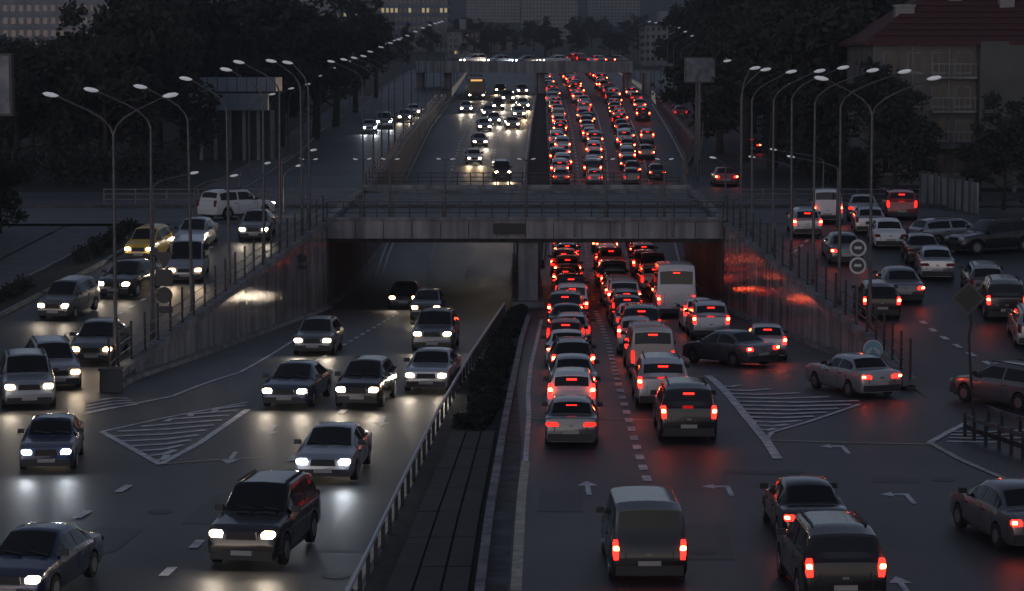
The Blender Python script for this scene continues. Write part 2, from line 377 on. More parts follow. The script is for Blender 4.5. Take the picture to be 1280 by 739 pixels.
lane_arrow(735, 611); lane_arrow(1130, 622, turn=-1); lane_arrow(1050, 561, turn=-1); lane_arrow(905, 612, turn=-1)
lane_arrow(290, 572, -1, 0); lane_arrow(478, 526, -1); lane_arrow(340, 537, -1); lane_arrow(1130, 735, turn=0)
# right side road dashes, far corner markings and the left side road
RS = lambda pts: [at(x, y, zs, 60, 135) for x, y in pts]
dashes(RS([(1262, 468), (1246, 460), (1224, 449), (1204, 438), (1187, 427), (1171, 417), (1156, 405), (1142, 394)]), .8, 1.1, .26, zs, sr)
painted('edge_line', G([(1162, 554), (1185, 541), (1207, 530)]), .22, PAINT_W, near)
painted('edge_line', G([(1162, 554), (1200, 575), (1262, 602)]), .2, PAINT_Y, near)
for k in range(4): painted('hatch_stripe', G([(1190-k*2, 540+k*4), (1230, 541+k*4), (1285, 538+k*5)]), .22, PAINT_W, near)
dashes([at(x, y, zs, 88, 134) for x, y in [(120, 412), (137, 399), (160, 386), (173, 379), (230, 340), (275, 300)]], .7, 1.2, .2, zs, sl)
# beyond the crossing
FB = lambda pts, zf=zm: [at(x, y, zf, 236, 420) for x, y in pts]
for pts in ([(500, 226), (528, 170), (556, 130), (575, 117)], [(655, 228), (661, 170), (667, 130), (672, 112)], [(661, 228), (666, 170), (671, 130)],
            [(686, 228), (683, 170), (680, 130), (678, 112)], [(812, 228), (800, 180), (788, 150)], [(868, 228), (842, 175), (815, 130)]):
    painted('edge_line', FB(pts), .2, PAINT_W, main)
painted('edge_line', FB([(760, 228), (757, 190), (748, 150), (738, 125)]), .16, PAINT_W, main)
for pts in ([(613, 228), (620, 180), (632, 130)], [(560, 228), (575, 180), (600, 130)], [(724, 228), (716, 170), (706, 125)]): dashes(FB(pts), 1.3, 1.9, .2, zm)
SLF = lambda pts: [at(x, y, zs, 174, 330) for x, y in pts]
painted('edge_line', SLF([(355, 232), (400, 196), (470, 156), (515, 133)]), .16, PAINT_Y, sl)
dashes([at(x, y, zs, 90, 134) for x, y in [(1010, 300), (990, 318)]], 1, 1, .16, zs, sr)
for y in (256, 262): painted('edge_line', [Vector((-60, 141+(262-y)*1.5, 2.9)), Vector((-11, 141+(262-y)*1.5, 2.9))], .14, PAINT_Y, cl, zf=lambda Y: 2.9, dz=.012)
for yy in (148, 158): painted('edge_line', [Vector((13.2, yy, 2.9)), Vector((70, yy, 2.9))], .14, PAINT_Y, cr, zf=lambda Y: 2.9, dz=.012)

# ------------------------------------------------------------------ median with slabs, guardrail, bushes
MLp = [(455, 739), (500, 640), (545, 545), (590, 462), (632, 394)]
MRp = [(601, 739), (612, 650), (622, 590), (632, 530), (642, 480), (652, 430), (661, 400)]
ml = [at(x, y, zm, 30, 134) for x, y in MLp]; mr_ = [at(x, y, zm, 30, 134) for x, y in MRp]
def xat(pl, Y): return lerp_tab([(p.y, p.x) for p in pl], Y)
y_lo, y_hi = ml[0].y-14, ml[-1].y+1
ml.insert(0, ml[0]+(ml[0]-ml[1]).normalized()*18); mr_.insert(0, mr_[0]+(mr_[0]-mr_[1]).normalized()*18)
med = strip('median_ground', lambda Y: xat(ml, Y), lambda Y: xat(mr_, Y), zm, 40, y_hi, SOIL, dz=.05, nx=3, step=2); tag(med, kind='structure')
# three rows of dark slabs
Ys = 42.0; row = 0
while Ys < 74:
    l, r = xat(ml, Ys)+.5, xat(mr_, Ys)-.25; w3 = (r-l)/3
    for j in range(3):
        b = MB(); x0 = l+w3*j+.012; h = .13+.015*random.random()
        l2, r2 = xat(ml, Ys+3.5)+.5, xat(mr_, Ys+3.5)-.25; v3 = (r2-l2)/3; x2 = l2+v3*j+.012
        b.add([(x0, Ys, .02), (x0+w3-.024, Ys, .02), (x2+v3-.024, Ys+3.48, .02), (x2, Ys+3.48, .02), (x0+.02, Ys+.02, h), (x0+w3-.045, Ys+.02, h), (x2+v3-.045, Ys+3.46, h), (x2+.02, Ys+3.46, h)],
              [(4, 5, 6, 7), (0, 1, 5, 4), (1, 2, 6, 5), (2, 3, 7, 6), (3, 0, 4, 7)])
        obj('slab', b, med, m=SLAB)
    Ys += 3.52; row += 1
tag(curve_solid('median_kerb_right', resample(mr_, 1.5)+[mr_[-1]], .22, .3, CONC), kind='structure')
# pavement strip right of kerb
strip('median_edge', lambda Y: xat(mr_, Y)+.12, lambda Y: xat(mr_, Y)+12e-2+.5*max(0, min(1, (90-Y)/15)), zm, 40, 89, CONC_D, dz=.05, nx=1, step=2, parent=med)
gr = thing('guardrail', 'pale steel guardrail along the left edge of the dark median', 'guardrail', (0, 0, 0))
gl = resample(ml, 1.9)
for p in gl: obj('post', MB().box(p.x-.05, p.x+.05, p.y-.04, p.y+.04, p.z-.05, p.z+.688), gr, m=BLACK)
RW = mat('guardrail_beam', (.6, .62, .66), .5, .3)
for dz, hh in ((.74, .1),):
    b = MB()
    for a, c in zip(gl, gl[1:]): b.bar(a+Vector((0, 0, dz)), c+Vector((0, 0, dz)), .06, hh)
    obj('beam', b, gr, m=RW)

# ------------------------------------------------------------------ retaining walls with tile panels, coping and railings
def ret_wall(side, y0, y1, label, step=2.2, railing=True, m=TILE, name='retaining_wall', spikes=True):
    fx = XL if side < 0 else XR
    w = thing(name, label, 'wall', (fx((y0+y1)/2), (y0+y1)/2, zm((y0+y1)/2)))
    inv = Vector(w.location); s = side
    n = int(round((y1-y0)/step)); 
    core = MB(); cop = MB()
    for i in range(n):
        a, c = y0+(y1-y0)*i/n, y0+(y1-y0)*(i+1)/n
        g = .02
        def V(Y, z, off): return Vector((fx(Y)+s*off, Y, z))-inv
        for q0, q1, off0, off1, bb in ((a, c, .06, .35, core),):
            bb.add([V(q0, zm(q0)-.3, off0), V(q1, zm(q1)-.3, off0), V(q1, zs(q1)+.1, off0), V(q0, zs(q0)+.1, off0), V(q0, zm(q0)-.3, off1), V(q1, zm(q1)-.3, off1), V(q1, zs(q1)+.1, off1), V(q0, zs(q0)+.1, off1)],
                   [(0, 1, 2, 3), (4, 7, 6, 5), (3, 2, 6, 7), (0, 3, 7, 4), (1, 5, 6, 2)])
        pr = random.uniform(-.012, .006)
        q0, q1 = a+g, c-g
        if zs(q0)-zm(q0) > .25:
            b = MB(); h0, h1 = zs(q0)+.04, zs(q1)+.04; b0, b1 = zm(q0)+.12, zm(q1)+.12
            b.add([V(q0, b0, pr), V(q1, b1, pr), V(q1, h1, pr), V(q0, h0, pr), V(q0, b0, .055), V(q1, b1, .055), V(q1, h1, .055), V(q0, h0, .055)],
                  [(0, 1, 2, 3), (3, 2, 6, 7), (0, 3, 7, 4), (1, 5, 6, 2), (0, 4, 5, 1)])
            obj('panel', b, w, m=m)
        cop.add([V(a, zs(a)+.06, -.1), V(c, zs(c)+.06, -.1), V(c, zs(c)+.34, -.1), V(a, zs(a)+.34, -.1), V(a, zs(a)+.06, .42), V(c, zs(c)+.06, .42), V(c, zs(c)+.34, .42), V(a, zs(a)+.34, .42)],
                [(0, 1, 2, 3), (4, 7, 6, 5), (3, 2, 6, 7), (0, 4, 5, 1), (0, 3, 7, 4), (1, 5, 6, 2)])
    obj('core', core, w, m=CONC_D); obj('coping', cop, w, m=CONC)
    kb = MB()
    for i in range(n):
        a, c = y0+(y1-y0)*i/n, y0+(y1-y0)*(i+1)/n
        kb.add([V(a, zm(a)-.05, -.35), V(c, zm(c)-.05, -.35), V(c, zm(c)+.16, -.3), V(a, zm(a)+.16, -.3), V(c, zm(c)+.18, .02), V(a, zm(a)+.18, .02)], [(0, 1, 2, 3), (3, 2, 4, 5)])
    obj('base_kerb', kb, w, m=CONC)
    if railing:
        rl = thing('railing', 'dark post railing on top of the '+label.replace('glossy tiled ', '').replace('retaining wall', 'wall').replace(' climbing to the bridge on', ' by').replace(' reddened by brake lights', ''), 'railing', inv)
        ps = [Vector((fx(Y)+s*.16, Y, zs(Y)+.34)) for Y in [y0+(y1-y0)*i/n for i in range(n+1)]]
        for p in ps:
            q = p-inv; obj('post', MB().box(q.x-.045, q.x+.045, q.y-.045, q.y+.045, q.z, q.z+(1.5 if spikes else 1.05)), rl, m=RAILM)
        for dz in (.12, .5, .9):
            b = MB()
            for p, q in zip(ps, ps[1:]): b.bar(p-inv+Vector((0, 0, dz)), q-inv+Vector((0, 0, dz)), .035)
            obj('rail', b, rl, m=RAILM)
    return w
ret_wall(-1, 88.5, 134.6, 'glossy tiled retaining wall climbing to the bridge on the left carriageway side', 2.1)
ret_wall(1, 88.3, 134.6, 'glossy tiled retaining wall reddened by brake lights right of the queue', 2.1)
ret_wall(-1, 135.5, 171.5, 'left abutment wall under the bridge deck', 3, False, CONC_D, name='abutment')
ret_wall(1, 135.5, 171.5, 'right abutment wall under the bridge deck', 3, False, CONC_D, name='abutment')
ret_wall(-1, 172, 330, 'far left retaining wall beyond the bridge', 4, True, CONC_D, spikes=False)
ret_wall(1, 172, 330, 'far right retaining wall beyond the bridge', 4, True, CONC_D, spikes=False)

# ------------------------------------------------------------------ the crossing bridge
def build_bridge():
    t = thing('road_bridge', 'wide flat concrete road bridge crossing over the sunken motorway', 'bridge', (0, 150, 2.9))
    O = Vector((0, 150, 2.9))
    y0, y1 = 135, 171.6
    b = MB(); xl, xr = XL(y0)-.3, XR(y1)+.3
    b.box(xl, xr, y0+.35, y1-.35, -.75, 0); b.v = [(x, y-150, z) for x, y, z in b.v]
    obj('deck', b, t, m=ASPH2)
    # girders seen from below
    nb = 12
    for i in range(nb):
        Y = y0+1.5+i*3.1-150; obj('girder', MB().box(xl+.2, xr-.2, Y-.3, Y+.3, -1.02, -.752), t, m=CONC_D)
    # front fascia, panel by panel
    nf = 14; wd = (22.3)/nf; x0 = XL(135)+.02-.05; wd = (XR(135)-XL(135)+.06)/nf
    for i in range(nf):
        a = x0+wd*i; h = random.uniform(-.01, .01)
        obj('fascia_panel', MB().box(a+.02, a+wd-.02, -15+h, -14.66, -.7, .32), t, m=BRIDGE)
    obj('edge_beam', MB().box(x0-.2, x0+nf*wd+.2, -15.12, -14.5, .33, .5), t, m=CONC)
    obj('edge_beam', MB().box(xl, xr, 21.3, 21.62, -.75, .5), t, m=BRIDGE)
    # parapet railing
    for Yp, nn in ((-14.8, 'front'), (21.45, 'rear')):
        xs = [x0+i*(nf*wd)/24 for i in range(25)]
        for x in xs: obj('parapet_post', MB().box(x-.04, x+.04, Yp-.04, Yp+.04, .5, 1.35), t, m=RAILM)
        for z in (.75, 1.05, 1.35): obj('parapet_rail', MB().box(x0, x0+nf*wd, Yp-.03, Yp+.03, z-.03, z+.03), t, m=RAILM)
    # central pier wall with footing
    px0, px1 = XZ(648, 380, 137)[0], XZ(672, 380, 137)[0]
    for k, Y in enumerate((137, 145, 153, 161, 168.5)):
        p = obj('pier', MB().box(px0, px1, Y-150-1.1, Y-150+1.1, zm(Y)-.2-2.9, -1.022), t, m=CONC)
    obj('pier_footing', MB().box(px0-.35, px1+.35, 136-150-1.2, 168.5-150+2, zm(136)-2.9-1.2, zm(136)-2.9+.35), t, m=CONC)
    # median strip of the crossing street and its inner kerbs
    obj('deck_median', MB().box(-60, 60, 2.2, 3.6, .001, .16), t, m=CONC_D)
    for Y in (-13.4, 20.2): obj('deck_kerb', MB().box(xl+.3, xr-.3, Y-.5, Y+.5, .001, .15), t, m=CONC)
    # guard fence on the deck median
    for z in (.5, .85, 1.15): obj('median_fence_rail', MB().box(-26, 26, 2.85, 2.91, z-.03, z+.03), t, m=STEEL)
    for i in range(27): obj('median_fence_post', MB().box(-26+i*2-.04, -26+i*2+.04, 2.84, 2.92, .16, 1.2), t, m=STEEL)
    return t
build_bridge()
b = thing('hanging_sign', 'small black blank sign box on the centre of the bridge edge', 'sign', (XZ(636, 286, 134.8)[0], 134.82, XZ(636, 286, 134.8)[1]))
obj('sign_box', MB().box(-.88, .88, -.08, .08, -.3, .3), b, m=BLACK); obj('bracket', MB().box(-.5, -.42, .08, .17, -.35, .4), b, m=STEEL); obj('bracket', MB().box(.42, .5, .08, .17, -.35, .4), b, m=STEEL)
# big sign frames seen edge-on behind the bridge edge
for k, (xa, xb) in enumerate(((718, 778), (840, 900))):
    Xa, Xb = XZ(xa, 285, 134.9)[0], XZ(xb, 285, 134.9)[0]
    g = thing('gantry_frame', ('steel sign frame on the bridge edge above the middle queue lane', 'steel sign frame on the bridge edge above the right queue lane')[k], 'frame', (Xa, 134.75, 2.9))
    for x in (0, Xb-Xa): obj('upright', MB().box(x-.06, x+.06, -.05, .05, -.6, .75), g, m=STEEL)
    obj('crossbar', MB().box(-.1, Xb-Xa+.1, -.055, .045, .3, .4), g, m=STEEL)

# concrete divider beyond the bridge and guardrails
md = [(205, -1.0, 2.0)]
def medx(Y, side):
    l = lerp_tab([(136, .3), (172, .3), (205, .2), (236, 1.25), (300, 2.5), (350, 3.6), (430, 4.2)], Y)
    w = lerp_tab([(136, 1.1), (205, 2.7), (236, 2.6), (300, 1.9), (350, 1.5), (430, 1.3)], Y)
    return l+(w if side else 0)
tag(strip('median_far', lambda Y: medx(Y, 0), lambda Y: medx(Y, 1), zm, 170, 430, SOIL, dz=.12, nx=2), kind='structure')
for s_, lb in ((0, 'low concrete divider on the left side of the far median'), (1, 'low concrete divider on the right side of the far median')):
    o = curve_solid('concrete_divider', fline(lambda Y: medx(Y, s_), zm, 171, 430, 3), .3, .55, CONC, w2=.5); tag(o, lb, 'divider')
def plain(name, label, cat, group=None):
    return lambda o: tag(o, label, cat, group)

# ------------------------------------------------------------------ vehicles
SPEC = {
 # L, W, H, stations (y/L from rear -.5 .. front .5, belt z, top z, roof half width factor, body half width factor)
 'sedan': dict(L=4.5, W=1.76, H=1.44, wr=.31, st=[(-.5, .62, .66, .8, .86), (-.485, .84, .9, .8, .93), (-.44, .93, .98, .8, .97), (-.33, .95, 1.0, .8, 1), (-.20, .95, 1.38, .68, 1), (-.10, .94, 1.44, .66, 1), (.06, .93, 1.43, .66, 1), (.26, .92, .97, .8, 1), (.42, .82, .86, .8, .96), (.485, .68, .72, .75, .9), (.5, .5, .54, .7, .84)],
               rw=(-.315, -.21), ws=(.245, .075), sw=(-.30, .23), ax=(.31, -.29), lamp=('h', .78, .3, .17)),
 'hatchback': dict(L=3.95, W=1.7, H=1.48, wr=.3, st=[(-.5, .6, .64, .8, .88), (-.488, .9, .95, .8, .96), (-.455, .97, 1.02, .78, .98), (-.385, .97, 1.40, .7, 1), (-.28, .96, 1.48, .68, 1), (.04, .94, 1.47, .67, 1), (.26, .92, .98, .8, 1), (.42, .82, .87, .8, .96), (.485, .66, .7, .75, .9), (.5, .5, .54, .7, .84)],
               rw=(-.448, -.388), ws=(.24, .06), sw=(-.40, .23), ax=(.32, -.33), lamp=('v', .86, .17, .34)),
 'wagon': dict(L=4.6, W=1.76, H=1.5, wr=.31, st=[(-.5, .6, .64, .8, .88), (-.49, .9, .95, .8, .96), (-.46, .97, 1.02, .78, .98), (-.40, .97, 1.42, .7, 1), (-.28, .96, 1.5, .68, 1), (.06, .94, 1.48, .67, 1), (.25, .92, .98, .8, 1), (.42, .82, .87, .8, .96), (.485, .66, .7, .75, .9), (.5, .5, .54, .7, .84)],
               rw=(-.455, -.402), ws=(.235, .075), sw=(-.42, .22), ax=(.31, -.3), lamp=('v', .84, .18, .36)),
 'suv': dict(L=4.6, W=1.86, H=1.76, wr=.37, st=[(-.5, .7, .74, .85, .9), (-.488, 1.05, 1.1, .84, .97), (-.462, 1.12, 1.17, .83, .98), (-.42, 1.12, 1.66, .77, 1), (-.3, 1.1, 1.76, .75, 1), (.06, 1.08, 1.74, .75, 1), (.22, 1.06, 1.13, .85, 1), (.42, .98, 1.03, .85, .97), (.487, .8, .85, .8, .92), (.5, .6, .64, .75, .88)],
             rw=(-.455, -.425), ws=(.205, .075), sw=(-.425, .19), ax=(.32, -.3), lamp=('v', .98, .17, .42)),
 'minivan': dict(L=4.5, W=1.76, H=1.9, wr=.31, st=[(-.5, .6, .64, .86, .9), (-.49, .98, 1.03, .88, .97), (-.475, 1.1, 1.15, .88, .98), (-.455, 1.12, 1.8, .84, 1), (-.35, 1.12, 1.9, .82, 1), (.12, 1.1, 1.87, .82, 1), (.34, 1.0, 1.06, .86, 1), (.45, .85, .9, .84, .96), (.49, .68, .72, .8, .9), (.5, .5, .54, .75, .86)],
                rw=(-.473, -.456), ws=(.325, .135), sw=(-.455, .3), ax=(.35, -.3), lamp=('v', .86, .14, .5)),
 'sedan_b': dict(L=4.4, W=1.7, H=1.41, wr=.3, st=[(-.5, .66, .7, .84, .9), (-.488, .93, .98, .84, .96), (-.46, .98, 1.02, .82, .98), (-.34, .98, 1.03, .82, 1), (-.25, .97, 1.36, .72, 1), (-.16, .95, 1.41, .7, 1), (.04, .94, 1.40, .7, 1), (.17, .93, .97, .84, 1), (.42, .88, .91, .84, .97), (.488, .78, .81, .8, .94), (.5, .55, .59, .75, .9)],
               rw=(-.335, -.255), ws=(.16, .06), sw=(-.32, .15), ax=(.31, -.28), lamp=('h', .8, .42, .15)),
 'hatchback_b': dict(L=3.7, W=1.66, H=1.56, wr=.29, st=[(-.5, .6, .64, .8, .9), (-.492, .98, 1.03, .8, .97), (-.475, 1.04, 1.09, .78, .98), (-.43, 1.04, 1.48, .72, 1), (-.33, 1.0, 1.56, .7, 1), (.06, .98, 1.53, .69, 1), (.28, .94, 1.0, .8, 1), (.42, .86, .9, .8, .96), (.487, .68, .72, .75, .9), (.5, .5, .54, .7, .84)],
               rw=(-.472, -.434), ws=(.26, .08), sw=(-.44, .25), ax=(.33, -.34), lamp=('v', 1.0, .13, .5)),
 'minibus': dict(L=6.6, W=2.1, H=2.75, wr=.36, st=[(-.5, .7, .74, .9, .94), (-.494, 1.3, 1.35, .9, .98), (-.487, 1.4, 2.5, .9, .99), (-.46, 1.4, 2.72, .88, 1), (-.4, 1.4, 2.75, .87, 1), (.30, 1.38, 2.72, .87, 1), (.40, 1.35, 2.5, .88, 1), (.445, 1.25, 1.32, .88, .99), (.49, .95, 1.0, .84, .94), (.5, .6, .64, .8, .88)],
                rw=(-.4915, -.4875), ws=(.437, .405), sw=(-.47, .40), ax=(.34, -.3), lamp=('v', .95, .16, .5)),
 'bus': dict(L=10.5, W=2.5, H=3.1, wr=.48, st=[(-.5, .8, .84, .94, .96), (-.497, 1.5, 1.55, .94, .99), (-.494, 1.6, 2.8, .94, 1), (-.48, 1.6, 3.06, .92, 1), (-.45, 1.6, 3.1, .91, 1), (.44, 1.5, 3.1, .91, 1), (.475, 1.45, 3.0, .92, 1), (.49, 1.2, 2.6, .94, .99), (.498, 1.1, 1.2, .94, .98), (.5, .6, .64, .9, .94)],
            rw=(-.496, -.4943), ws=(.4975, .4905), sw=(-.47, .45), ax=(.28, -.28), lamp=('v', .95, .2, .4)),
}
MC = {}
def car_meshes(kind):
    if kind in MC: return MC[kind]
    S = SPEC[kind]; L, Wd, Hh, wr = S['L'], S['W']/2, S['H'], S['wr']; st = S['st']
    ax = [a*L for a in S['ax']]
    def par(y):
        u = y/L
        for a, b in zip(st, st[1:]):
            if u <= b[0]+1e-9:
                t = max(0, (u-a[0])/(b[0]-a[0])); return [a[i]+(b[i]-a[i])*t for i in range(1, 5)]
        return list(st[-1][1:])
    zlow = .24 if kind not in ('suv', 'minibus', 'bus') else .32
    def ring(y, s=1):
        zb, zt_, fr, fb = par(y); w = Wd*fb; cab = max(0, min(1, (zt_-zb-.06)/(Hh-zb-.06)))
        wt = Wd*fr*fb if True else 0
        arch = 0
        for a in ax:
            d = abs(y-a)
            if d < wr*1.22: arch = max(arch, math.sqrt((wr*1.22)**2-d*d)+wr)
        za = max(zlow, min(arch, zb-.1)); za2 = max(zlow+.12, min(arch, zb-.08)) 
        return [Vector((0, y, zt_+.035*cab)), Vector((wt*.55, y, zt_+.022*cab)), Vector((wt*.93, y, zt_-.012)), Vector((wt+.01, y, zt_-.05 if cab > .3 else zt_-.015)),
                Vector((w*.965, y, zb)), Vector((w, y, max(zb-.16, .5 if zb > .7 else zb-.05))), Vector((w*.995, y, za2)), Vector((w*.93, y, za))]
    ys = set(round(a[0]*L, 4) for a in st)
    for a in ax:
        for k in (-1.21, -1.1, -.85, -.5, 0, .5, .85, 1.1, 1.21): ys.add(round(a+k*wr, 4))
    for k in range(-4, 5): ys.add(round(k*L*.1, 4))
    ys = sorted(y for y in ys if -L/2 <= y <= L/2); q = [ys[0]]
    for y in ys[1:]:
        if y-q[-1] > .012: q.append(y)
    q[-1] = L/2; ys = q
    b = MB(); n = 8
    for y in ys:
        r = ring(y); b.v += [tuple(p) for p in r]+[(-p.x, p.y, p.z) for p in r[:0:-1]]
    m = 2*n-1
    for i in range(len(ys)-1):
        for j in range(m-1):
            jj = j if j < n-1 else j
            a0, a1 = i*m+j, i*m+j+1
            if j == n-1: continue
            b.f.append((a0, a1, a1+m, a0+m))
        b.f.append((i*m+m-1, i*m, i*m+m, i*m+2*m-1))
    b.f.append(tuple(range(m))[::-1]); k = (len(ys)-1)*m; b.f.append(tuple(range(k, k+m)))
    M = {'S': S}
    M['body'] = b.mesh('body', PAINTS['silver'], 38)
    # glass patches sampled from the body surface and lifted off it
    def patch(y0, y1, c0, c1, i0, i1, side, lift, ny=3):
        b = MB(); rows = []
        for a in range(ny+1):
            y = y0+(y1-y0)*a/ny; r = ring(y); P = []
            for t in (c0, c1) if side else [-1, -.5, 0, .5, 1]:
                if side: p = r[4].lerp(r[3], t); P.append(Vector((p.x*side, p.y, p.z)))
                else: p = r[0].lerp(r[3], abs(t)*c0) if False else Vector((r[3].x*c0*t, y, r[0].z+(r[2].z-r[0].z)*t*t)); P.append(p)
            rows.append(P)
        nrm = (rows[-1][0]-rows[0][0]).cross(rows[0][-1]-rows[0][0]).normalized() if (rows[0][-1]-rows[0][0]).length > .02 else Vector((side, 0, .3)).normalized()
        if side: nrm = Vector((side*.95, 0, .3))
        elif nrm.z < 0: nrm = -nrm
        for P in rows: b.v += [tuple(p+nrm*lift) for p in P]
        k = len(rows[0])
        for a in range(ny):
            for j in range(k-1): b.f.append((a*k+j, a*k+j+1, a*k+k+j+1, a*k+k+j))
        return b
    M['rear_window'] = patch(S['rw'][0]*L+(.02 if kind not in ('bus', 'minibus') else .0), S['rw'][1]*L, .9, 0, 0, 0, 0, .014).mesh('rear_window', GLASS)
    M['windscreen'] = patch(S['ws'][0]*L, S['ws'][1]*L, .92, 0, 0, 0, 0, .014).mesh('windscreen', GLASS)
    a, c = S['sw'][0]*L, S['sw'][1]*L; cut = [a+.06, a+(c-a)*.46, a+(c-a)*.5, c-.06] if kind not in ('bus', 'minibus') else None
    if cut: segs = [(cut[0], cut[1]), (cut[2], cut[3])]
    else:
        nsg = 4 if kind == 'minibus' else 6; segs = [(a+(c-a)*i/nsg+.04, a+(c-a)*(i+1)/nsg-.04) for i in range(nsg)]
    M['side_window'] = [patch(s0, s1, .1, .86, 0, 0, sd_, .012, 4).mesh('side_window', GLASS) for sd_ in (-1, 1) for s0, s1 in segs]
    # lamps
    mode, lz, lw, lh = S['lamp']; rr = ring(-L/2*.985); xw = rr[4].x*1.0
    ytail = -L/2
    def lampmesh(sx, nm, mm, y, dy, z, w_, h_, xo, bulge=.04):
        b = MB(); x1 = xo; x0 = xo-w_; vs = []
        for yy, k, kz in ((y, 1, 1), (y+dy*.5, 1, 1), (y+dy, .8, .8)):
            cx = (x0+x1)/2; 
            for px_, pz in ((-1, -1), (-.35, -1), (.7, -1), (1, -.4), (1, .6), (.7, 1), (-.6, 1), (-1, .3)): vs.append((sx*(cx+px_*w_/2*k), yy, z+pz*h_/2*kz))
        n_ = 8; fs = []
        for i in range(2):
            for j in range(n_): fs.append((i*n_+j, i*n_+(j+1) % n_, (i+1)*n_+(j+1) % n_, (i+1)*n_+j))
        fs.append(tuple(range(2*n_, 3*n_)))
        b.add(vs, fs); return b.mesh(nm, mm)
    M['tail'] = [lampmesh(s, 'tail_light', TAIL_ON, ytail+.1, -.125, lz, lw, lh, Wd*.945) for s in (-1, 1)]
    M['bulb'] = [lampmesh(s, 'bulb', BULB, ytail-.01, -.03, lz+lh*.12, min(lw, .13), min(lh*.5, .11), Wd*.97-.03) for s in (-1, 1)]
    hz = {'suv': .84, 'minibus': .8, 'bus': .7}.get(kind, .67)
    M['hbulb'] = [lampmesh(s, 'bulb', HBULB, L/2-.01, .035, hz+.01, .17, .12, Wd*.88-.07) for s in (-1, 1)]
    M['head'] = [lampmesh(s, 'headlight', HEAD_OFF, L/2-.14, .15, hz, .34, .17, Wd*.88) for s in (-1, 1)]
    zc = par(S['rw'][1]*L)[1]
    yb = S['rw'][1]*L-.03
    M['brake'] = MB().box(-.17, .17, yb-.09, yb+.0, zc-.09, zc-.045).mesh('brake_light', TAIL_ON)
    pz = .8 if kind in ('sedan',) else .62
    M['plate'] = MB().box(-.26, .26, ytail-.03, ytail+.03, .5, .61).mesh('number_plate', PLATE)
    M['plate_f'] = MB().box(-.26, .26, L/2-.02, L/2+.04, .36, .47).mesh('number_plate', PLATE)
    b = MB(); b.box(-Wd*.88, Wd*.88, ytail-.045, ytail+.3, .27, .5, .98, .9); M['rear_bumper'] = b.mesh('rear_bumper', TRIM)
    b = MB(); b.box(-Wd*.84, Wd*.84, L/2-.3, L/2+.045, .25, .46, .98, .9); M['front_bumper'] = b.mesh('front_bumper', TRIM)
    b = MB(); b.box(-Wd*.42, Wd*.42, L/2-.1, L/2+.03, hz-.11, hz+.07, .9, .9); M['grille'] = b.mesh('grille', TRIM)
    b = MB()
    x = Wd*.9; b.box(-x, x, -L/2+.25, L/2-.25, .2, .36)
    M['chassis'] = b.mesh('underbody', TRIM)
    b = MB(); M['handle'] = []
    dsx = [S['sw'][0]*L+.35, S['sw'][0]*L+(S['sw'][1]-S['sw'][0])*L*.48, S['ws'][0]*L-.1]
    for s in (-1, 1):
        for yy in dsx:
            rr2 = ring(yy); b.bar(rr2[4]*1.0 if s > 0 else Vector((-rr2[4].x, rr2[4].y, rr2[4].z)), Vector((s*rr2[5].x, yy, rr2[5].z)), .012, .014); b.bar(Vector((s*rr2[5].x, yy, rr2[5].z)), Vector((s*rr2[6].x, yy, max(rr2[6].z, .45))), .012, .014)
        for yy in dsx[1:]:
            rr2 = ring(yy-.22); M['handle'].append(MB().box(s*rr2[5].x-.02, s*rr2[5].x+.02, yy-.3, yy-.12, rr2[5].z+.01, rr2[5].z+.045).mesh('door_handle', TRIM))
    zt1 = par(-L/2*.985)[0]; yr = -L/2-.004
    M['seams'] = b.mesh('door_seams', TRIM)
    M['tailgate'] = [MB().bar((k_*Wd*.62, yr-.03, .56), (k_*Wd*.6, yr+.0, zt1-.04), .014).mesh('tailgate_seam', TRIM) for k_ in (-1, 1)]
    M['badge'] = MB().box(-.07, .07, yr-.02, yr+.03, .74, .8).mesh('badge', RIM)
    yw0 = S['ws'][0]*L; zw = par(yw0)[1]; M['wiper'] = [MB().bar((xx, yw0+.02, zw+.035), (xx+.5, yw0-.1, zw+.085), .018).mesh('wiper', TRIM) for xx in (-.6, .02)]
    ym = S['ws'][0]*L-.22; zmr = par(ym)[0]+.07
    M['mirror'] = []
    for s in (-1, 1):
        b = MB(); xa, xb = sorted((s*(Wd*.93), s*(Wd+.16))); b.box(xa, xb, ym-.05, ym+.08, zmr, zmr+.14, .85, .8); M['mirror'].append(b.mesh('mirror', TRIM))
    b = MB()
    b.tube([(-.1, 0, 0), (-.09, 0, 0), (.09, 0, 0), (.1, 0, 0)], [wr*.8, wr, wr, wr*.8], 18); M['wheel'] = b.mesh('tyre', TYRE, 40)
    b = MB(); b.tube([(.04, 0, 0), (.108, 0, 0)], [wr*.62, wr*.58], 12); M['rim'] = b.mesh('rim', RIM)
    M['wpos'] = [(s*(Wd-.1), a, wr) for s in (-1, 1) for a in ax]
    if kind in ('suv', 'wagon'):
        M['rail'] = [MB().box(s*Wd*.66-.02, s*Wd*.66+.02, -L*.3, L*.06, Hh-.0, Hh+.05).mesh('roof_rail', TRIM) for s in (-1, 1)]
    if kind == 'bus':
        M['display'] = MB().box(-.8, .8, L/2*.975, L/2*.975+.12, 2.66, 2.9).mesh('destination_display', AMBER)
    MC[kind] = M; return M

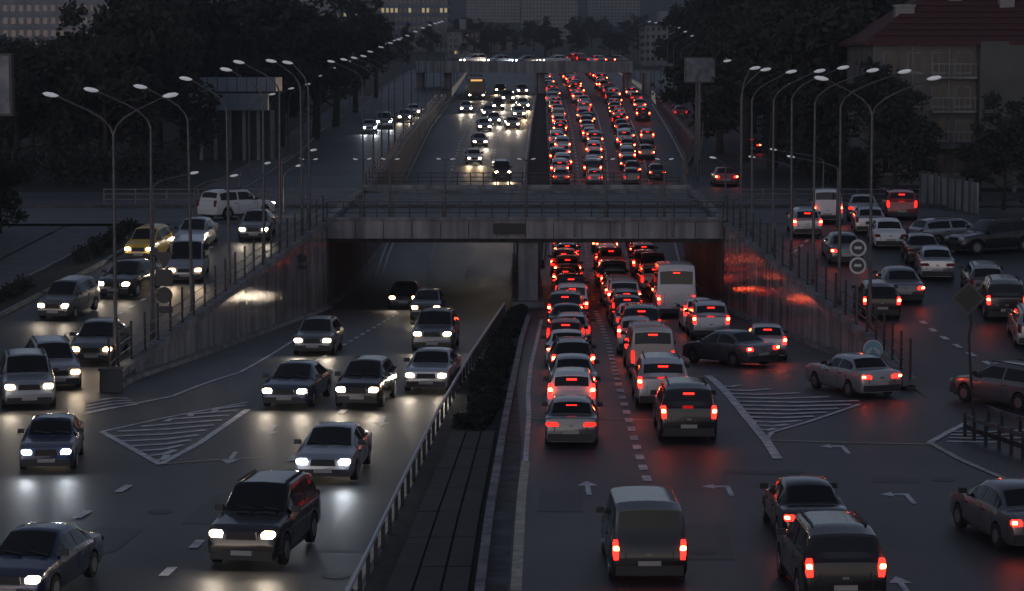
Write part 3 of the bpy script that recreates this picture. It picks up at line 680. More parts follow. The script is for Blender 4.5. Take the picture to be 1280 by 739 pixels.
RV = random.Random(99)
def car(kind, colour, loc, yaw, pitch, label, group, lights='brake', detail=2, head='warm', spot=0, tail_strength=None, name=None):
    if kind in ('sedan', 'hatchback') and RV.random() < .45: kind += '_b'
    M = car_meshes(kind); nm = (name or kind).replace('_b', '')
    t = thing(nm, label, {'suv': 'SUV', 'minibus': 'minibus', 'bus': 'bus', 'minivan': 'minivan'}.get(kind, 'car'), loc, (0, 0, 0), group)
    t.rotation_euler = (Matrix.Rotation(yaw, 4, 'Z') @ Matrix.Rotation(pitch, 4, 'X')).to_euler()
    t.scale = (RV.uniform(.97, 1.03), RV.uniform(.97, 1.02), RV.uniform(.96, 1.04))
    bo = obj('body', M['body'], t); setmat(bo, PAINTS[colour])
    obj('rear_window', M['rear_window'], t); obj('windscreen', M['windscreen'], t)
    for s in M['side_window']: obj('side_window', s, t)
    tl = RV.random() < .72
    for i in (0, 1):
        o = obj('tail_light', M['tail'][i], t); setmat(o, (TAIL_ON if lights == 'drive' or tl else TAIL_MID) if lights in ('brake', 'drive') else (TAIL_DIM if lights == 'dim' else TAIL_OFF))
        if lights == 'drive' or (lights == 'brake' and tl): obj('bulb', M['bulb'][i], o)
        if detail > 1 or lights in ('head',):
            h = obj('headlight', M['head'][i], t)
            if lights == 'head': setmat(h, {'warm': HEAD_ON, 'cool': HEAD_COOL, 'amber': HEAD_AMB}[head])
            if lights == 'head': setmat(obj('bulb', M['hbulb'][i], h), HBULBC if head == 'cool' else HBULB)
    if lights == 'brake' and kind != 'bus' and RV.random() < .68: obj('brake_light', M['brake'], t)
    obj('underbody', M['chassis'], t)
    if lights != 'head': obj('rear_bumper', M['rear_bumper'], t)
    if detail > 1 or lights == 'head': obj('front_bumper', M['front_bumper'], t); obj('grille', M['grille'], t)
    if detail > 0:
        obj('number_plate', M['plate_f' if lights == 'head' else 'plate'], t)
        for mm in M['mirror']: setmat(obj('mirror', mm, t), TRIM)
        for r_ in M.get('rail', []): obj('roof_rail', r_, t)
    for p in M['wpos']:
        w = obj('wheel', M['wheel'], t, p)
        if p[0] < 0: w.rotation_euler.z = math.pi
        if detail > 0: obj('rim', M['rim'], w)
    if detail > 1: obj('door_seams', M['seams'], t); [obj('wiper', w_, t) for w_ in M['wiper']]; ([obj('tailgate_seam', g_, t) for g_ in M['tailgate']], obj('badge', M['badge'], t)) if lights != 'head' else None; [obj('door_handle', h_, t) for h_ in M['handle']]
    if 'display' in M: obj('destination_display', M['display'], t)
    if spot:
        S = M['S']
        for s in (-1, 1):
            ld = bpy.data.lights.new('headlamp_beam', 'SPOT'); ld.energy = spot/2; ld.spot_size = R(75); ld.spot_blend = 1; ld.shadow_soft_size = .1
            ld.color = {'warm': (1, .84, .66), 'cool': (.85, .92, 1), 'amber': (1, .66, .34)}[head]
            lo = bpy.data.objects.new('headlamp_beam', ld); COL.objects.link(lo); lo.parent = t
            lo.location = (s*S['W']*.36, S['L']/2+.12, .68); lo.rotation_euler = (R(90-9), 0, 0)
    return t

def slope(zf, Y, yaw):
    g = (zf(Y+2)-zf(Y-2))/4; return math.atan(g*math.cos(yaw))
def place(kind, colour, p, q, zf, label, group, lo=30, hi=134, **kw):
    """p: image place of the vehicle's middle on the ground; q: a place further along its way"""
    a = at(p[0], p[1], zf, lo, hi); b_ = at(q[0], q[1], zf, lo, hi); yaw = math.atan2(-(b_.x-a.x), b_.y-a.y)
    return car(kind, colour, a+Vector((0, 0, .01)), yaw, slope(zf, a.y, yaw), label, group, **kw)
CW = lambda k: {'suv': 'SUV'}.get(k, k)
def queue(line, seq, gapf, zf, where, group, y_end, y_start=None, detail=2, skip=(), jit=.2, lights='brake'):
    line = sorted(line, key=lambda p: p.y); tab = [(p.y, p.x) for p in line]
    Y = y_start if y_start else line[0].y; i = 0
    while Y < y_end:
        kind, colour = seq[i] if i < len(seq) else RANDCAR()
        L = SPEC[kind]['L']; Yc = Y+L/2
        if not any(a < Yc < b for a, b in skip):
            X = lerp_tab(tab, Yc)+random.uniform(-jit, jit); g = (lerp_tab(tab, Yc+4)-lerp_tab(tab, Yc-4))/8
            yaw = -math.atan(g)+random.gauss(0, .018); lt = lights
            if i >= len(seq) and random.random() < .15: lt = 'drive'
            car(kind, colour, (X, Yc, zf(Yc)+.01), yaw, slope(zf, Yc, 0), '%s %s, %s vehicle %s' % (colour, CW(kind), ORD[i], where), group, lights=lt, detail=detail)
        Y += L+gapf(); i += 1
def RANDCAR():
    k = random.choices(['sedan', 'hatchback', 'wagon', 'suv', 'minivan'], [5, 3.5, 2, 3, .9])[0]
    c = random.choices(['white', 'silver', 'grey', 'black', 'red', 'dark blue', 'beige'], [5, 5, 3, 4, 1.2, 1.2, 1])[0]
    return k, c
GQ = 'cars queuing before and under the bridge'
gap = lambda: random.uniform(.8, 1.4)
# left queue lane
l1 = [at(x, y, zm, 30, 210) for x, y in [(713, 563), (722, 520), (713, 480), (710, 440), (711, 400), (710, 375), (706, 330), (704, 288)]]
queue(l1, [('sedan', 'grey'), ('hatchback', 'white'), ('sedan', 'silver'), ('wagon', 'black'), ('sedan', 'white'), ('hatchback', 'red'), ('wagon', 'silver'), ('sedan', 'black'), ('suv', 'black'), ('minivan', 'white'),
           ('hatchback', 'dark blue'), ('suv', 'black'), ('sedan', 'silver')], gap, zm, 'counted from the camera in the left queue lane', GQ, 204, y_start=l1[0].y)
l2 = [at(x, y, zm, 30, 210) for x, y in [(858, 556), (836, 515), (814, 476), (800, 440), (786, 405), (772, 375), (758, 335), (752, 288)]]
queue(l2, [('suv', 'black'), ('suv', 'silver')], lambda: 3.0, zm, 'counted from the camera in the middle queue lane', GQ, l2[0].y+9, y_start=l2[0].y)
random.seed(5)
def q2(line, y0, seq, where, off=0, y_end=204):
    queue(line, seq, gap, zm, where, GQ, y_end, y_start=y0)
q2(l2, at(812, 476, zm).y, [('minivan', 'beige'), ('suv', 'grey'), ('hatchback', 'silver'), ('suv', 'black'), ('sedan', 'white'), ('hatchback', 'black'), ('wagon', 'silver')], 'past the beige minivan in the middle queue lane')
l3 = [at(x, y, zm, 30, 210) for x, y in [(888, 426), (870, 405), (846, 396), (822, 370), (803, 335), (795, 288)]]
q2(l3, at(888, 427, zm).y, [('suv', 'silver'), ('hatchback', 'white')], 'from the camera in the right queue lane', y_end=at(888, 427, zm).y+8)
p = at(846, 399, zm); pb = Vector((p.x+.1, p.y+3.6, zm(p.y+3.6)+.01))
car('minibus', 'white', pb, -.03, slope(zm, pb.y, 0), 'tall white minibus standing in the right queue lane', GQ)
q2(l3, p.y+8.3, [('hatchback', 'red'), ('sedan', 'black'), ('suv', 'white'), ('sedan', 'silver')], 'ahead of the white minibus in the right queue lane')
# beyond the bridge
GF = 'cars queuing uphill beyond the bridge'
for ln, nm, sd_ in (([(703, 229), (700, 190), (695, 150), (688, 118), (682, 104)], 'left', 3), ([(744, 229), (741, 190), (733, 150), (722, 118), (714, 104)], 'middle', 4), ([(793, 229), (784, 190), (772, 150), (760, 118), (748, 104)], 'right', 8)):
    random.seed(sd_)
    ln = [at(x, y, zm, 238, 420) for x, y in ln]
    queue(ln, [], gap, zm, 'up the %s queue lane beyond the bridge' % nm, GF, 470, y_start=239, detail=1, jit=.42)
for k, (x, y, kd, c) in enumerate([(807, 197, 'sedan', 'beige'), (808, 178, 'hatchback', 'silver'), (803, 150, 'suv', 'black'), (799, 137, 'sedan', 'grey'), (795, 128, 'sedan', 'red'), (789, 121, 'wagon', 'silver'), (820, 222, 'sedan', 'black')]):
    place(kd, c, (x, y), (x-4, y-8), zm, '%s %s, %s vehicle up the exit lane right of the far queue' % (c, CW(kd), ORD[k]), GF, 238, 420, detail=1)

# moving traffic: the places where the light trails run
GM = 'cars driving away on the right of the junction'
DR = dict(lights='drive')
place('minivan', 'black', (803, 708), (790, 670), zm, 'dark minivan with lit tail lights at the bottom centre of the road', GM, **DR)
place('sedan', 'black', (1004, 665), (960, 608), zm, 'black sedan with glowing tail lights left of the lane arrow', GM, **DR)
place('suv', 'black', (1035, 738), (985, 672), zm, 'black SUV with glowing tail lights at the bottom edge', GM, **DR)
place('sedan', 'grey', (1262, 672), (1200, 640), zm, 'grey sedan with orange tail lights at the lower right edge', GM, **DR)
place('hatchback', 'silver', (957, 447), (945, 425), zm, 'silver hatchback leaving the queue beside the right wall', GM, lights='brake')
place('sedan', 'silver', (1065, 490), (950, 466), zm, 'silver sedan crossing in front of the right wall end', GM, **DR)
place('wagon', 'grey', (1262, 507), (1170, 490), zs, 'grey wagon crossing near the leaning diamond sign', GM, lo=60, **DR)
place('sedan', 'grey', (912, 455), (856, 449), zm, 'grey sedan squeezing between the queue and the hatched triangle', GM, **DR)
GS = 'cars on the right side road'
for k, c, p, q, lb, lt in [('sedan', 'grey', (1052, 325), (1035, 305), 'dark grey sedan turning up the right side road behind the round signs', 'drive'),
    ('hatchback', 'black', (1095, 392), (1080, 372), 'black hatchback climbing the side road next to the railing', 'drive'),
    ('sedan', 'grey', (1122, 372), (1100, 350), 'grey sedan climbing the side road next to the parked cars', 'drive'),
    ('hatchback', 'silver', (1005, 292), (998, 284), 'silver hatchback waiting at the right junction corner', 'brake'),
    ('minivan', 'white', (1033, 277), (1030, 270), 'white minivan waiting at the right junction', 'brake'),
    ('sedan', 'silver', (1078, 275), (1076, 268), 'silver sedan waiting beside the white minivan at the junction', 'brake'),
    ('suv', 'red', (1124, 273), (1119, 268), 'red SUV waiting right of the silver sedan at the junction', 'brake')]:
    hi = 170
    place(k, c, p, q, zs, lb, GS, 88, hi, lights=lt)
GPk = 'cars parked along the right side road'
for k, c, p, q, lb in [('hatchback', 'silver', (1085, 289), (1078, 279), 'silver parked hatchback furthest in the parked row'),
    ('sedan', 'white', (1108, 306), (1098, 292), 'white parked sedan second furthest in the parked row'),
    ('wagon', 'silver', (1190, 306), (1244, 303), 'silver parked wagon standing sideways in the parked row'),
    ('sedan', 'black', (1150, 326), (1144, 315), 'black parked sedan behind the silver one'),
    ('sedan', 'silver', (1168, 344), (1161, 328), 'silver parked sedan with square boot facing the camera'),
    ('suv', 'black', (1240, 315), (1190, 318), 'black parked SUV standing sideways by the wall'),
    ('wagon', 'grey', (1228, 366), (1213, 343), 'grey parked wagon behind the diamond sign'),
    ('suv', 'black', (1252, 393), (1237, 367), 'black SUV with one lit tail light beside the diamond sign'),
    ('wagon', 'silver', (1290, 426), (1274, 398), 'silver parked wagon cut by the right edge')]:
    place(k, c, p, q, zs, lb, GPk, 88, 150, lights='brake' if 'one lit' in lb else 'off', detail=2)
# far right side road
for k, c, x, y, lb in [('sedan', 'red', 905, 232, 'red sedan on the far side road just past the crossing'), ('sedan', 'black', 938, 190, 'black sedan on the far side road by the trees'),
    ('hatchback', 'silver', 900, 165, 'silver hatchback on the far side road'), ('sedan', 'red', 850, 147, 'red sedan on the far side road behind the railing'), ('sedan', 'grey', 832, 130, 'grey sedan furthest up the far side road')]:
    a = at(x, y, zs, 172, 420); car(k, c, a+Vector((0, 0, .01)), 0.0, slope(zs, a.y, 0), lb, 'cars on the far right side road', lights='brake', detail=1)

# oncoming traffic
GO = 'cars coming towards the camera on the left'
SP = 62
onc = [  # kind colour place ahead label light
 ('suv', 'black', (332, 690), (262, 745), zm, 'black SUV with blazing headlights at the bottom left of the carriageway', 'warm', 30, 134, 1.2),
 ('sedan', 'silver', (418, 590), (378, 636), zm, 'silver sedan with cold white headlights nearing the camera', 'cool', 30, 134, 1.2),
 ('sedan', 'dark blue', (50, 735), (10, 760), zm, 'dark blue sedan cut by the lower left corner', 'warm', 30, 134, 1),
 ('hatchback', 'black', (458, 503), (420, 534), zm, 'black hatchback with headlights on the left of the oncoming group', 'warm', 30, 134, 1),
 ('sedan', 'silver', (541, 484), (514, 514), zm, 'silver sedan in the middle of the oncoming group', 'warm', 30, 134, 1),
 ('suv', 'grey', (545, 436), (520, 462), zm, 'grey SUV at the back of the oncoming group near the median', 'warm', 30, 134, 1),
 ('sedan', 'dark blue', (372, 502), (330, 530), zm, 'dark blue sedan with headlights beside the hatched triangle', 'warm', 30, 134, 1),
 ('wagon', 'grey', (398, 440), (365, 462), zm, 'grey wagon with headlights close to the tiled wall', 'warm', 30, 134, 1),
 ('sedan', 'black', (507, 384), (490, 402), zm, 'black sedan coming out of the bridge shadow', 'amber', 30, 160, .04),
 ('hatchback', 'grey', (535, 398), (515, 420), zm, 'grey hatchback with amber headlights at the bridge mouth', 'amber', 30, 160, .04),
 ('suv', 'silver', (34, 502), (42, 530), zs, 'silver SUV with dazzling headlights at the left edge', 'warm', 60, 134, 1),
 ('sedan', 'dark blue', (66, 578), (48, 612), zm, 'dark blue sedan turning across the hatched corner', 'cool', 30, 134, .8),
 ('wagon', 'silver', (66, 477), (87, 507), zs, 'silver wagon second in the left turning group', 'amber', 60, 134, .6),
 ('sedan', 'grey', (126, 446), (104, 470), zs, 'grey sedan with amber headlights beside the first lamp post', 'amber', 60, 134, 1),
 ('hatchback', 'grey', (86, 393), (54, 407), zs, 'grey hatchback sweeping down the left side road', 'warm', 60, 134, .8),
 ('sedan', 'black', (164, 365), (132, 378), zs, 'black sedan following down the left side road', 'warm', 60, 134, .8),
 ('minivan', 'silver', (236, 346), (228, 362), zs, 'silver minivan with two glowing headlights behind the railing', 'amber', 60, 134, 1),
 ('hatchback', 'yellow', (186, 322), (160, 335), zs, 'yellow hatchback taxi on the outer side road lane', 'amber', 60, 134, .5),
 ('sedan', 'silver', (246, 308), (226, 322), zs, 'silver sedan behind the minivan on the left side road', 'warm', 60, 145, .8),
 ('sedan', 'grey', (322, 296), (312, 310), zs, 'grey sedan entering the left side road from the crossing', 'warm', 60, 145, .8),
 ('suv', 'white', (296, 273), (330, 271), zs, 'white SUV crossing the junction on the left', 'warm', 60, 172, .8),
]
for k, c, p, q, zf, lb, hd, lo, hi, ss in onc:
    place(k, c, p, q, zf, lb, GO, lo, hi, lights='head', head=hd, spot=SP*ss, detail=2)
GOF = 'headlit cars coming downhill beyond the bridge'
fo = [('sedan', 'white', 592, 203, 'lowest white sedan'), ('sedan', 'grey', 599, 182, 'grey sedan second from the crossing'), ('hatchback', 'silver', 605, 163, 'silver hatchback third from the crossing'), ('suv', 'black', 627, 222, 'black SUV beside the far median'),
      ('sedan', 'silver', 617, 155, 'silver sedan in the bright cluster'), ('sedan', 'beige', 640, 160, 'beige sedan near the far median'), ('hatchback', 'white', 648, 147, 'white hatchback near the far median'), ('sedan', 'grey', 610, 145, 'grey sedan high in the bright cluster'),
      ('hatchback', 'black', 622, 137, 'black hatchback in the middle'), ('sedan', 'white', 653, 136, 'white sedan hugging the far median'), ('suv', 'grey', 634, 128, 'grey SUV up the slope'), ('sedan', 'silver', 582, 140, 'silver sedan at the outer kerb'), ('sedan', 'black', 625, 117, 'black sedan below the far bridge'), ('sedan', 'silver', 652, 118, 'silver sedan below the far bridge')]
for k, (kd, c, x, y, lb) in enumerate(fo):
    a = at(x, y, zm, 238, 420); yaw = math.pi+.06
    car(kd, c, a+Vector((0, 0, .01)), yaw, slope(zm, a.y, math.pi), lb+' coming downhill beyond the bridge', GOF, lights='head', head='amber' if k % 3 == 0 else 'warm', spot=360, detail=1)
a = at(594, 122, zm, 238, 420)
car('bus', 'black', a+Vector((0, 0, .01)), math.pi+.05, slope(zm, a.y, math.pi), 'dark bus with lit amber destination display far up the left carriageway', GOF, lights='head', spot=150, detail=1)
for k, (kd, c, x, y) in enumerate([('sedan', 'white', 462, 166), ('suv', 'silver', 480, 160), ('sedan', 'grey', 506, 152), ('sedan', 'white', 517, 145)]):
    a = at(x, y, zs, 174, 420)
    car(kd, c, a+Vector((0, 0, .01)), math.pi+.05, slope(zs, a.y, math.pi), '%s %s, %s in line on the far left side road' % (c, CW(kd), ORD[k]), 'cars coming down the far left side road', lights='head', head='cool' if k < 2 else 'warm', spot=200, detail=1)
# ------------------------------------------------------------------ far bridge
def far_bridge():
    t = thing('far_bridge', 'distant concrete overpass crossing the road at the top of the hill', 'bridge', (0, 352, 11))
    xa, xb = XZ(520, 85, 352)[0], XZ(790, 85, 352)[0]; z0_, z1_ = XZ(600, 91, 350)[1], XZ(600, 79, 350)[1]
    obj('deck', MB().box(xa, xb, -2, 10, z0_-11, z1_-11-.25), t, m=BRIDGE)
    obj('parapet', MB().box(xa, xb, -2.2, -2.02, z0_-11, z1_-11+.3), t, m=BRIDGE)
    obj('parapet', MB().box(xa, xb, 10.02, 10.2, z0_-11, z1_-11+.3), t, m=BRIDGE)
    for X in (xa+.5, -9.5, 3.5+.8, 19.9, xb-.5): obj('pier', MB().box(X-.5, X+.5, 0, 8, -6, z0_-11-.002), t, m=BRIDGE)
    z = z1_-.24
    cars = [('hatchback', 'white', 592, 1, 'warm'), ('sedan', 'silver', 625, 1, 'warm'), ('sedan', 'grey', 659, 1, 'cool'), ('sedan', 'white', 694, 1, 'warm')]
    for k, (kd, c, x, s, hd) in enumerate(cars):
        X = XZ(x, 78, 353)[0]; car(kd, c, (X, 353.0, z), R(118), 0, '%s %s, %s headlit car from the left on the far overpass' % (c, kd, ORD[k]), 'cars on the far overpass', lights='head', head=hd, detail=0, spot=90)
    for k, (kd, c, x) in enumerate([('sedan', 'red', 700), ('suv', 'red', 724), ('sedan', 'silver', 748), ('sedan', 'black', 772)]):
        X = XZ(x, 78, 357)[0]; car(kd, c, (X, 357.0, z), R(-30), 0, '%s %s, %s tail-lit car from the left on the far overpass' % (c, CW(kd), ORD[k]), 'cars on the far overpass', lights='brake', detail=0)
far_bridge()

# ------------------------------------------------------------------ street lamps
RV0 = random.Random(4)
def lamp(base, height, arm, label, group='street lamps', double=0, headscale=1, name='street_lamp', rise=1.5, bend=None):
    """arm: signed reach in x"""
    t = thing(name, label, 'street lamp', base, (RV0.gauss(0, .006), RV0.gauss(0, .009), RV0.gauss(0, .05)), group=group); s = 1 if arm > 0 else -1; A = abs(arm)
    hb = height-rise
    obj('pole', MB().tube([(0, 0, 0), (0, 0, .5), (0, 0, hb*.55), (0, 0, hb)], [.1, .085, .065, .048], 8).mesh('pole', STEEL, 50), t)
    def one(s, A):
        pts = [(0, 0, hb), (s*A*.06, 0, hb+rise*.22), (s*A*.2, 0, hb+rise*.45), (s*A*.42, 0, hb+rise*.64), (s*A*.72, 0, hb+rise*.85), (s*A*.9, 0, height-.03)]
        obj('arm', MB().tube(pts, [.048, .044, .04, .036, .032, .03], 6).mesh('arm', STEEL, 50), t)
        b = MB(); k = headscale; d = Vector((s*.95, 0, .22)).normalized(); c = Vector((s*A*.88, 0, height-.02))
        b.tube([c, c+d*.08*k, c+d*.25*k, c+d*.5*k, c+d*.62*k], [.03, .08*k, .125*k, .11*k, .03], 8); b.v = [(x, y, (z-height)*.75+height) for x, y, z in b.v]
        obj('lamp_head', b.mesh('lamp_head', LAMPW, 60), t)
    one(s, A)
    if double: one(-s, double)
    return t
def wall_y(px, fx, zf=zs, lo=90, hi=134.5, off=.9):
    a, b = lo, hi
    f = lambda Y: proj(fx(Y)+(off if fx(Y) > 0 else -off), Y, zf(Y))[0]-px
    for _ in range(40):
        m = (a+b)/2
        if f(a)*f(m) <= 0: b = m
        else: a = m
    return (a+b)/2
def lamp_row(rows, fx, side, lb):
    for k, (pxl, hx, hy, dbl) in enumerate(rows):
        Y = wall_y(pxl, fx); X = fx(Y)+side*.9; hX, hz_ = XZ(hx, hy, Y)
        lamp((X, Y, zs(Y)), hz_-zs(Y), hX-X, '%s tall street lamp from the camera %s%s' % (ORD[k], lb, ', with two arms' if dbl else ''), double=dbl, headscale=1.0)
lamp_row([(145, 62, 120, 2.2), (190, 112, 114, 0), (240, 180, 109, 0), (287, 236, 99, 0), (330, 284, 88, 0), (350, 298, 79, 0), (378, 343, 77, 0), (400, 364, 79, 0)], XL, -1, 'along the left ramp')
lamp_row([(1087, 1168, 99, 2.1), (1049, 1134, 91, 0), (1016, 1093, 89, 0), (989, 1056, 86, 0), (966, 1026, 90, 0), (940, 990, 91, 0), (913, 955, 88, 0), (904, 938, 86, 0)], XR, 1, 'along the right ramp')
# lower lamps at the outer kerbs of the junction
for k, (bx, by, hx, hy, Y) in enumerate([(192, 330, 243, 217, 119), (245, 300, 294, 221, 131), (300, 270, 333, 205, 142), (355, 265, 372, 208, 146), (352, 255, 391, 188, 150)]):
    X, _ = XZ(bx, by, Y); hX, hz_ = XZ(hx, hy, Y); lamp((X, Y, zs(Y)+.02), hz_-zs(Y), hX-X, '%s low street lamp from the left at the left junction' % ORD[k], 'low street lamps', headscale=.75, rise=.7)
for k, (bx, hx, hy, Y) in enumerate([(1046, 986, 197, 134), (1028, 963, 188, 150), (988, 938, 197, 152), (906, 893, 198, 160)]):
    X, _ = XZ(bx, 300, Y); hX, hz_ = XZ(hx, hy, Y); lamp((X, Y, zs(Y)+.02), hz_-zs(Y), hX-X, '%s low street lamp from the right at the right junction' % ORD[k], 'low street lamps', headscale=.75, rise=.7)
# slim double lamps on the bridge parapet
for k, x in enumerate([385, 455, 487, 556, 658, 757, 830]):
    X, _ = XZ(x, 265, 136.2); t = lamp((X, 136.2, 3.05), XZ(x, 199, 136.2)[1]-3.05, -.3, '%s slim two-headed lamp from the left on the bridge edge' % ORD[k], 'slim lamps on the bridge edge', double=.3, headscale=.42, rise=.1)
# rows far up the hill
for side, fx in ((-1, XL), (1, XR)):
    n = 0
    for Y in range(186, 400, 15):
        X = fx(Y)+side*1.0; h = 9.2
        lamp((X, Y, zs(Y)), h, side*2.4, '%s lamp past the bridge on the %s side of the far road' % (ORD[n], 'left' if side < 0 else 'right'), 'street lamps beyond the bridge', headscale=1.0, double=0); n += 1
    n = 0
    for Y in range(190, 400, 20):
        X = (OL(Y)-1) if side < 0 else (OR(Y)+1)
        lamp((X, Y, zs(Y)+.1), 6.5, -side*1.8, '%s lamp past the bridge along the outer %s kerb' % (ORD[n], 'left' if side < 0 else 'right'), 'kerb lamps beyond the bridge', headscale=.9); n += 1

# ------------------------------------------------------------------ signs
SIGNB = mat('sign_back', (.05, .05, .055), .5, .3); SIGNW = mat('sign_white', (.55, .56, .58), .5); TRIMW = mat('weathered_white', (.22, .22, .225), .7); SIGNBL = mat('sign_blue', (.16, .32, .42), .5); SIGNY = mat('sign_yellow', (.5, .3, .05), .5)
def poleobj(t, h, r=.035, m=STEEL): return obj('pole', MB().tube([(0, 0, 0), (0, 0, h)], r, 8).mesh('pole', m, 50), t)
# stack of sign backs, left
Y = 98.5; X = XL(Y)-.7; t = thing('sign_post', 'dark stack of four road sign backs beside the left railing', 'road sign', (X, Y, zs(Y)))
X0, ztop = XZ(205, 317, Y); poleobj(t, ztop-zs(Y)); dx = XZ(205, 317, Y)[0]-X
def zr(y): return XZ(205, y, Y)[1]-zs(Y)
z = zr(324); obj('triangle_plate', MB().add([(dx-.42, -.06, z+.3), (dx+.42, -.06, z+.3), (dx, -.06, z-.42), (dx-.42, -.04, z+.3), (dx+.42, -.04, z+.3), (dx, -.04, z-.42)], [(0, 2, 1), (3, 4, 5), (0, 1, 4, 3), (1, 2, 5, 4), (2, 0, 3, 5)]), t, m=SIGNB)
z = zr(347); obj('square_plate', MB().box(dx-.35, dx+.35, -.06, -.04, z-.35, z+.35), t, m=SIGNB)
z = zr(369); obj('round_plate', MB().disc((dx, -.05, z), .34, (0, 1, 0), .02), t, m=SIGNB)
z = zr(387); obj('small_plate', MB().box(dx-.34, dx+.34, -.06, -.04, z-.14, z+.14), t, m=SIGNB)
# signs mounted on left tiled wall
Y = 126; t = thing('wall_sign', 'pair of small dark plates mounted on the left tiled wall', 'road sign', (XL(Y)+.12, Y, XZ(0, 329, Y)[1]))
obj('round_plate', MB().disc((.1, 0, .25), .26, (0, 1, 0), .03), t, m=SIGNB); obj('small_plate', MB().box(-.15, .36, -.02, .02, -.32, -.1), t, m=SIGNB); obj('bracket', MB().box(-.2, .12, -.01, .03, -.3, .4), t, m=STEEL)
# round signs, right
Y = 100.5; X, zz = XZ(1072, 332, Y); t = thing('sign_post', 'two round road signs with pale rims beside the right railing', 'road sign', (X, Y, zs(Y)))
zA = XZ(1072, 310, Y)[1]-zs(Y); zB = XZ(1072, 332, Y)[1]-zs(Y); poleobj(t, zA+.4)
for z in (zA, zB):
    o = obj('round_plate', MB().disc((0, -.05, z), .36, (0, 1, 0), .02), t, m=SIGNW); obj('plate_face', MB().disc((0, -.062, z), .27, (0, 1, 0), .01), o, m=SIGNB)
    obj('symbol', MB().box(-.15, .15, -.075, -.068, z-.05, z+.07), o, m=SIGNW)
# blue keep-clear sign at the end of the right wall
Yb = 89.2; X, zz = XZ(1091, 437, Yb); t = thing('island_sign', 'round blue sign with white arrows over a yellow bollard', 'road sign', (X, Yb, 0))
poleobj(t, zz+.1); o = obj('round_plate', MB().disc((0, -.05, zz), .37, (0, 1, 0), .03, 28), t, m=SIGNW); obj('plate_face', MB().disc((0, -.07, zz), .335, (0, 1, 0), .012, 28), o, m=SIGNBL)
b = MB()
for s in (-1, 1):
    b.bar((s*.05, -.083, zz+.08), (s*.2, -.083, zz-.1), .012, .07, up=Vector((0, 0, 1)))
    b.add([(s*.08, -.083, zz-.1), (s*.27, -.083, zz-.2), (s*.25, -.083, zz+.02)], [(0, 1, 2) if s > 0 else (2, 1, 0)])
obj('arrows', b, o, m=SIGNW)
zz2 = XZ(1091, 457, Yb)[1]; obj('bollard', MB().box(-.28, .28, -.12, .12, .0, zz2+.25, .85, .8), t, m=SIGNB); obj('chevron', MB().add([(-.16, -.13, zz2-.1), (0, -.13, zz2+.12), (.16, -.13, zz2-.1), (.16, -.13, zz2), (0, -.13, zz2+.22), (-.16, -.13, zz2)], [(0, 1, 4, 5), (1, 2, 3, 4)]), t, m=SIGNY)
# dark box at the foot of the left wall
Yb = 87.6; X, zz = XZ(139, 485, Yb); t = thing('wall_end_block', 'dark square block at the foot of the left ramp wall', 'block', (X, Yb, 0)); obj('block', MB().box(-.38, .38, -.3, .3, 0, .8, .97, .97), t, m=CONC_D); obj('cap', MB().box(-.42, .42, -.34, .34, .8, .88), t, m=CONC_D)
# leaning diamond sign
Yd = at(1219, 530, z0, 60, 90).y; X, _ = XZ(1218, 530, Yd); t = thing('diamond_sign', 'back of a diamond road sign on a crooked leaning pole', 'road sign', (X, Yd, 0))
P = [XZ(x, y, Yd) for x, y in ((1218, 530), (1214, 480), (1211, 420), (1214, 405), (1213, 395), (1210, 350))]
obj('pole', MB().tube([(a-X, 0, c) for a, c in P], .045, 8).mesh('pole', BLACK, 50), t)
cx, cz = XZ(1210, 373, Yd); cx -= X; r_ = .56
o = obj('diamond_plate', MB().add([(cx-r_, -.06, cz), (cx, -.06, cz-r_), (cx+r_, -.06, cz), (cx, -.06, cz+r_), (cx-r_, -.03, cz), (cx, -.03, cz-r_), (cx+r_, -.03, cz), (cx, -.03, cz+r_)], [(0, 1, 2, 3), (7, 6, 5, 4), (0, 4, 5, 1), (1, 5, 6, 2), (2, 6, 7, 3), (3, 7, 4, 0)]), t, m=mat('sign_back_brown', (.09, .085, .08), .6))
k_ = r_*.86
obj('plate_inset', MB().add([(cx-k_, -.066, cz), (cx, -.066, cz-k_), (cx+k_, -.066, cz), (cx, -.066, cz+k_)], [(0, 1, 2, 3)]), o, m=mat('sign_inset', (.035, .033, .03), .6))
# crash barrier, bottom right
pts = [at(x, y, z0, 30, 90) for x, y in [(1206, 546), (1222, 553), (1248, 561), (1268, 568), (1300, 580), (1340, 592)]]
t = thing('crash_barrier', 'dark curved crash barrier on the traffic island at right', 'barrier', pts[0]); O = pts[0]
for p in resample(pts, .85): q = p-O; obj('post', MB().box(q.x-.05, q.x+.05, q.y-.05, q.y+.05, -.02, .78), t, m=BLACK)
for zz_, h_ in ((.35, .16), (.68, .12)):
    b = MB()
    for a, c in zip(pts, pts[1:]): b.bar(a-O+Vector((0, -.08, zz_)), c-O+Vector((0, -.08, zz_)), .06, h_)
    obj('beam', b, t, m=STEEL if zz_ > .5 else BLACK)
pts2 = [p+Vector((1.2, 2.2, 0)) for p in pts[:5]]; t = thing('crash_barrier', 'second crash barrier beam behind the curved one at right', 'barrier', pts2[0]); O = pts2[0]
for p in resample(pts2, 1.2): q = p-O; obj('post', MB().box(q.x-.05, q.x+.05, q.y-.05, q.y+.05, -.02, .7), t, m=BLACK)
b = MB()
for a, c in zip(pts2, pts2[1:]): b.bar(a-O+Vector((0, 0, .62)), c-O+Vector((0, 0, .62)), .06, .14)
obj('beam', b, t, m=STEEL)

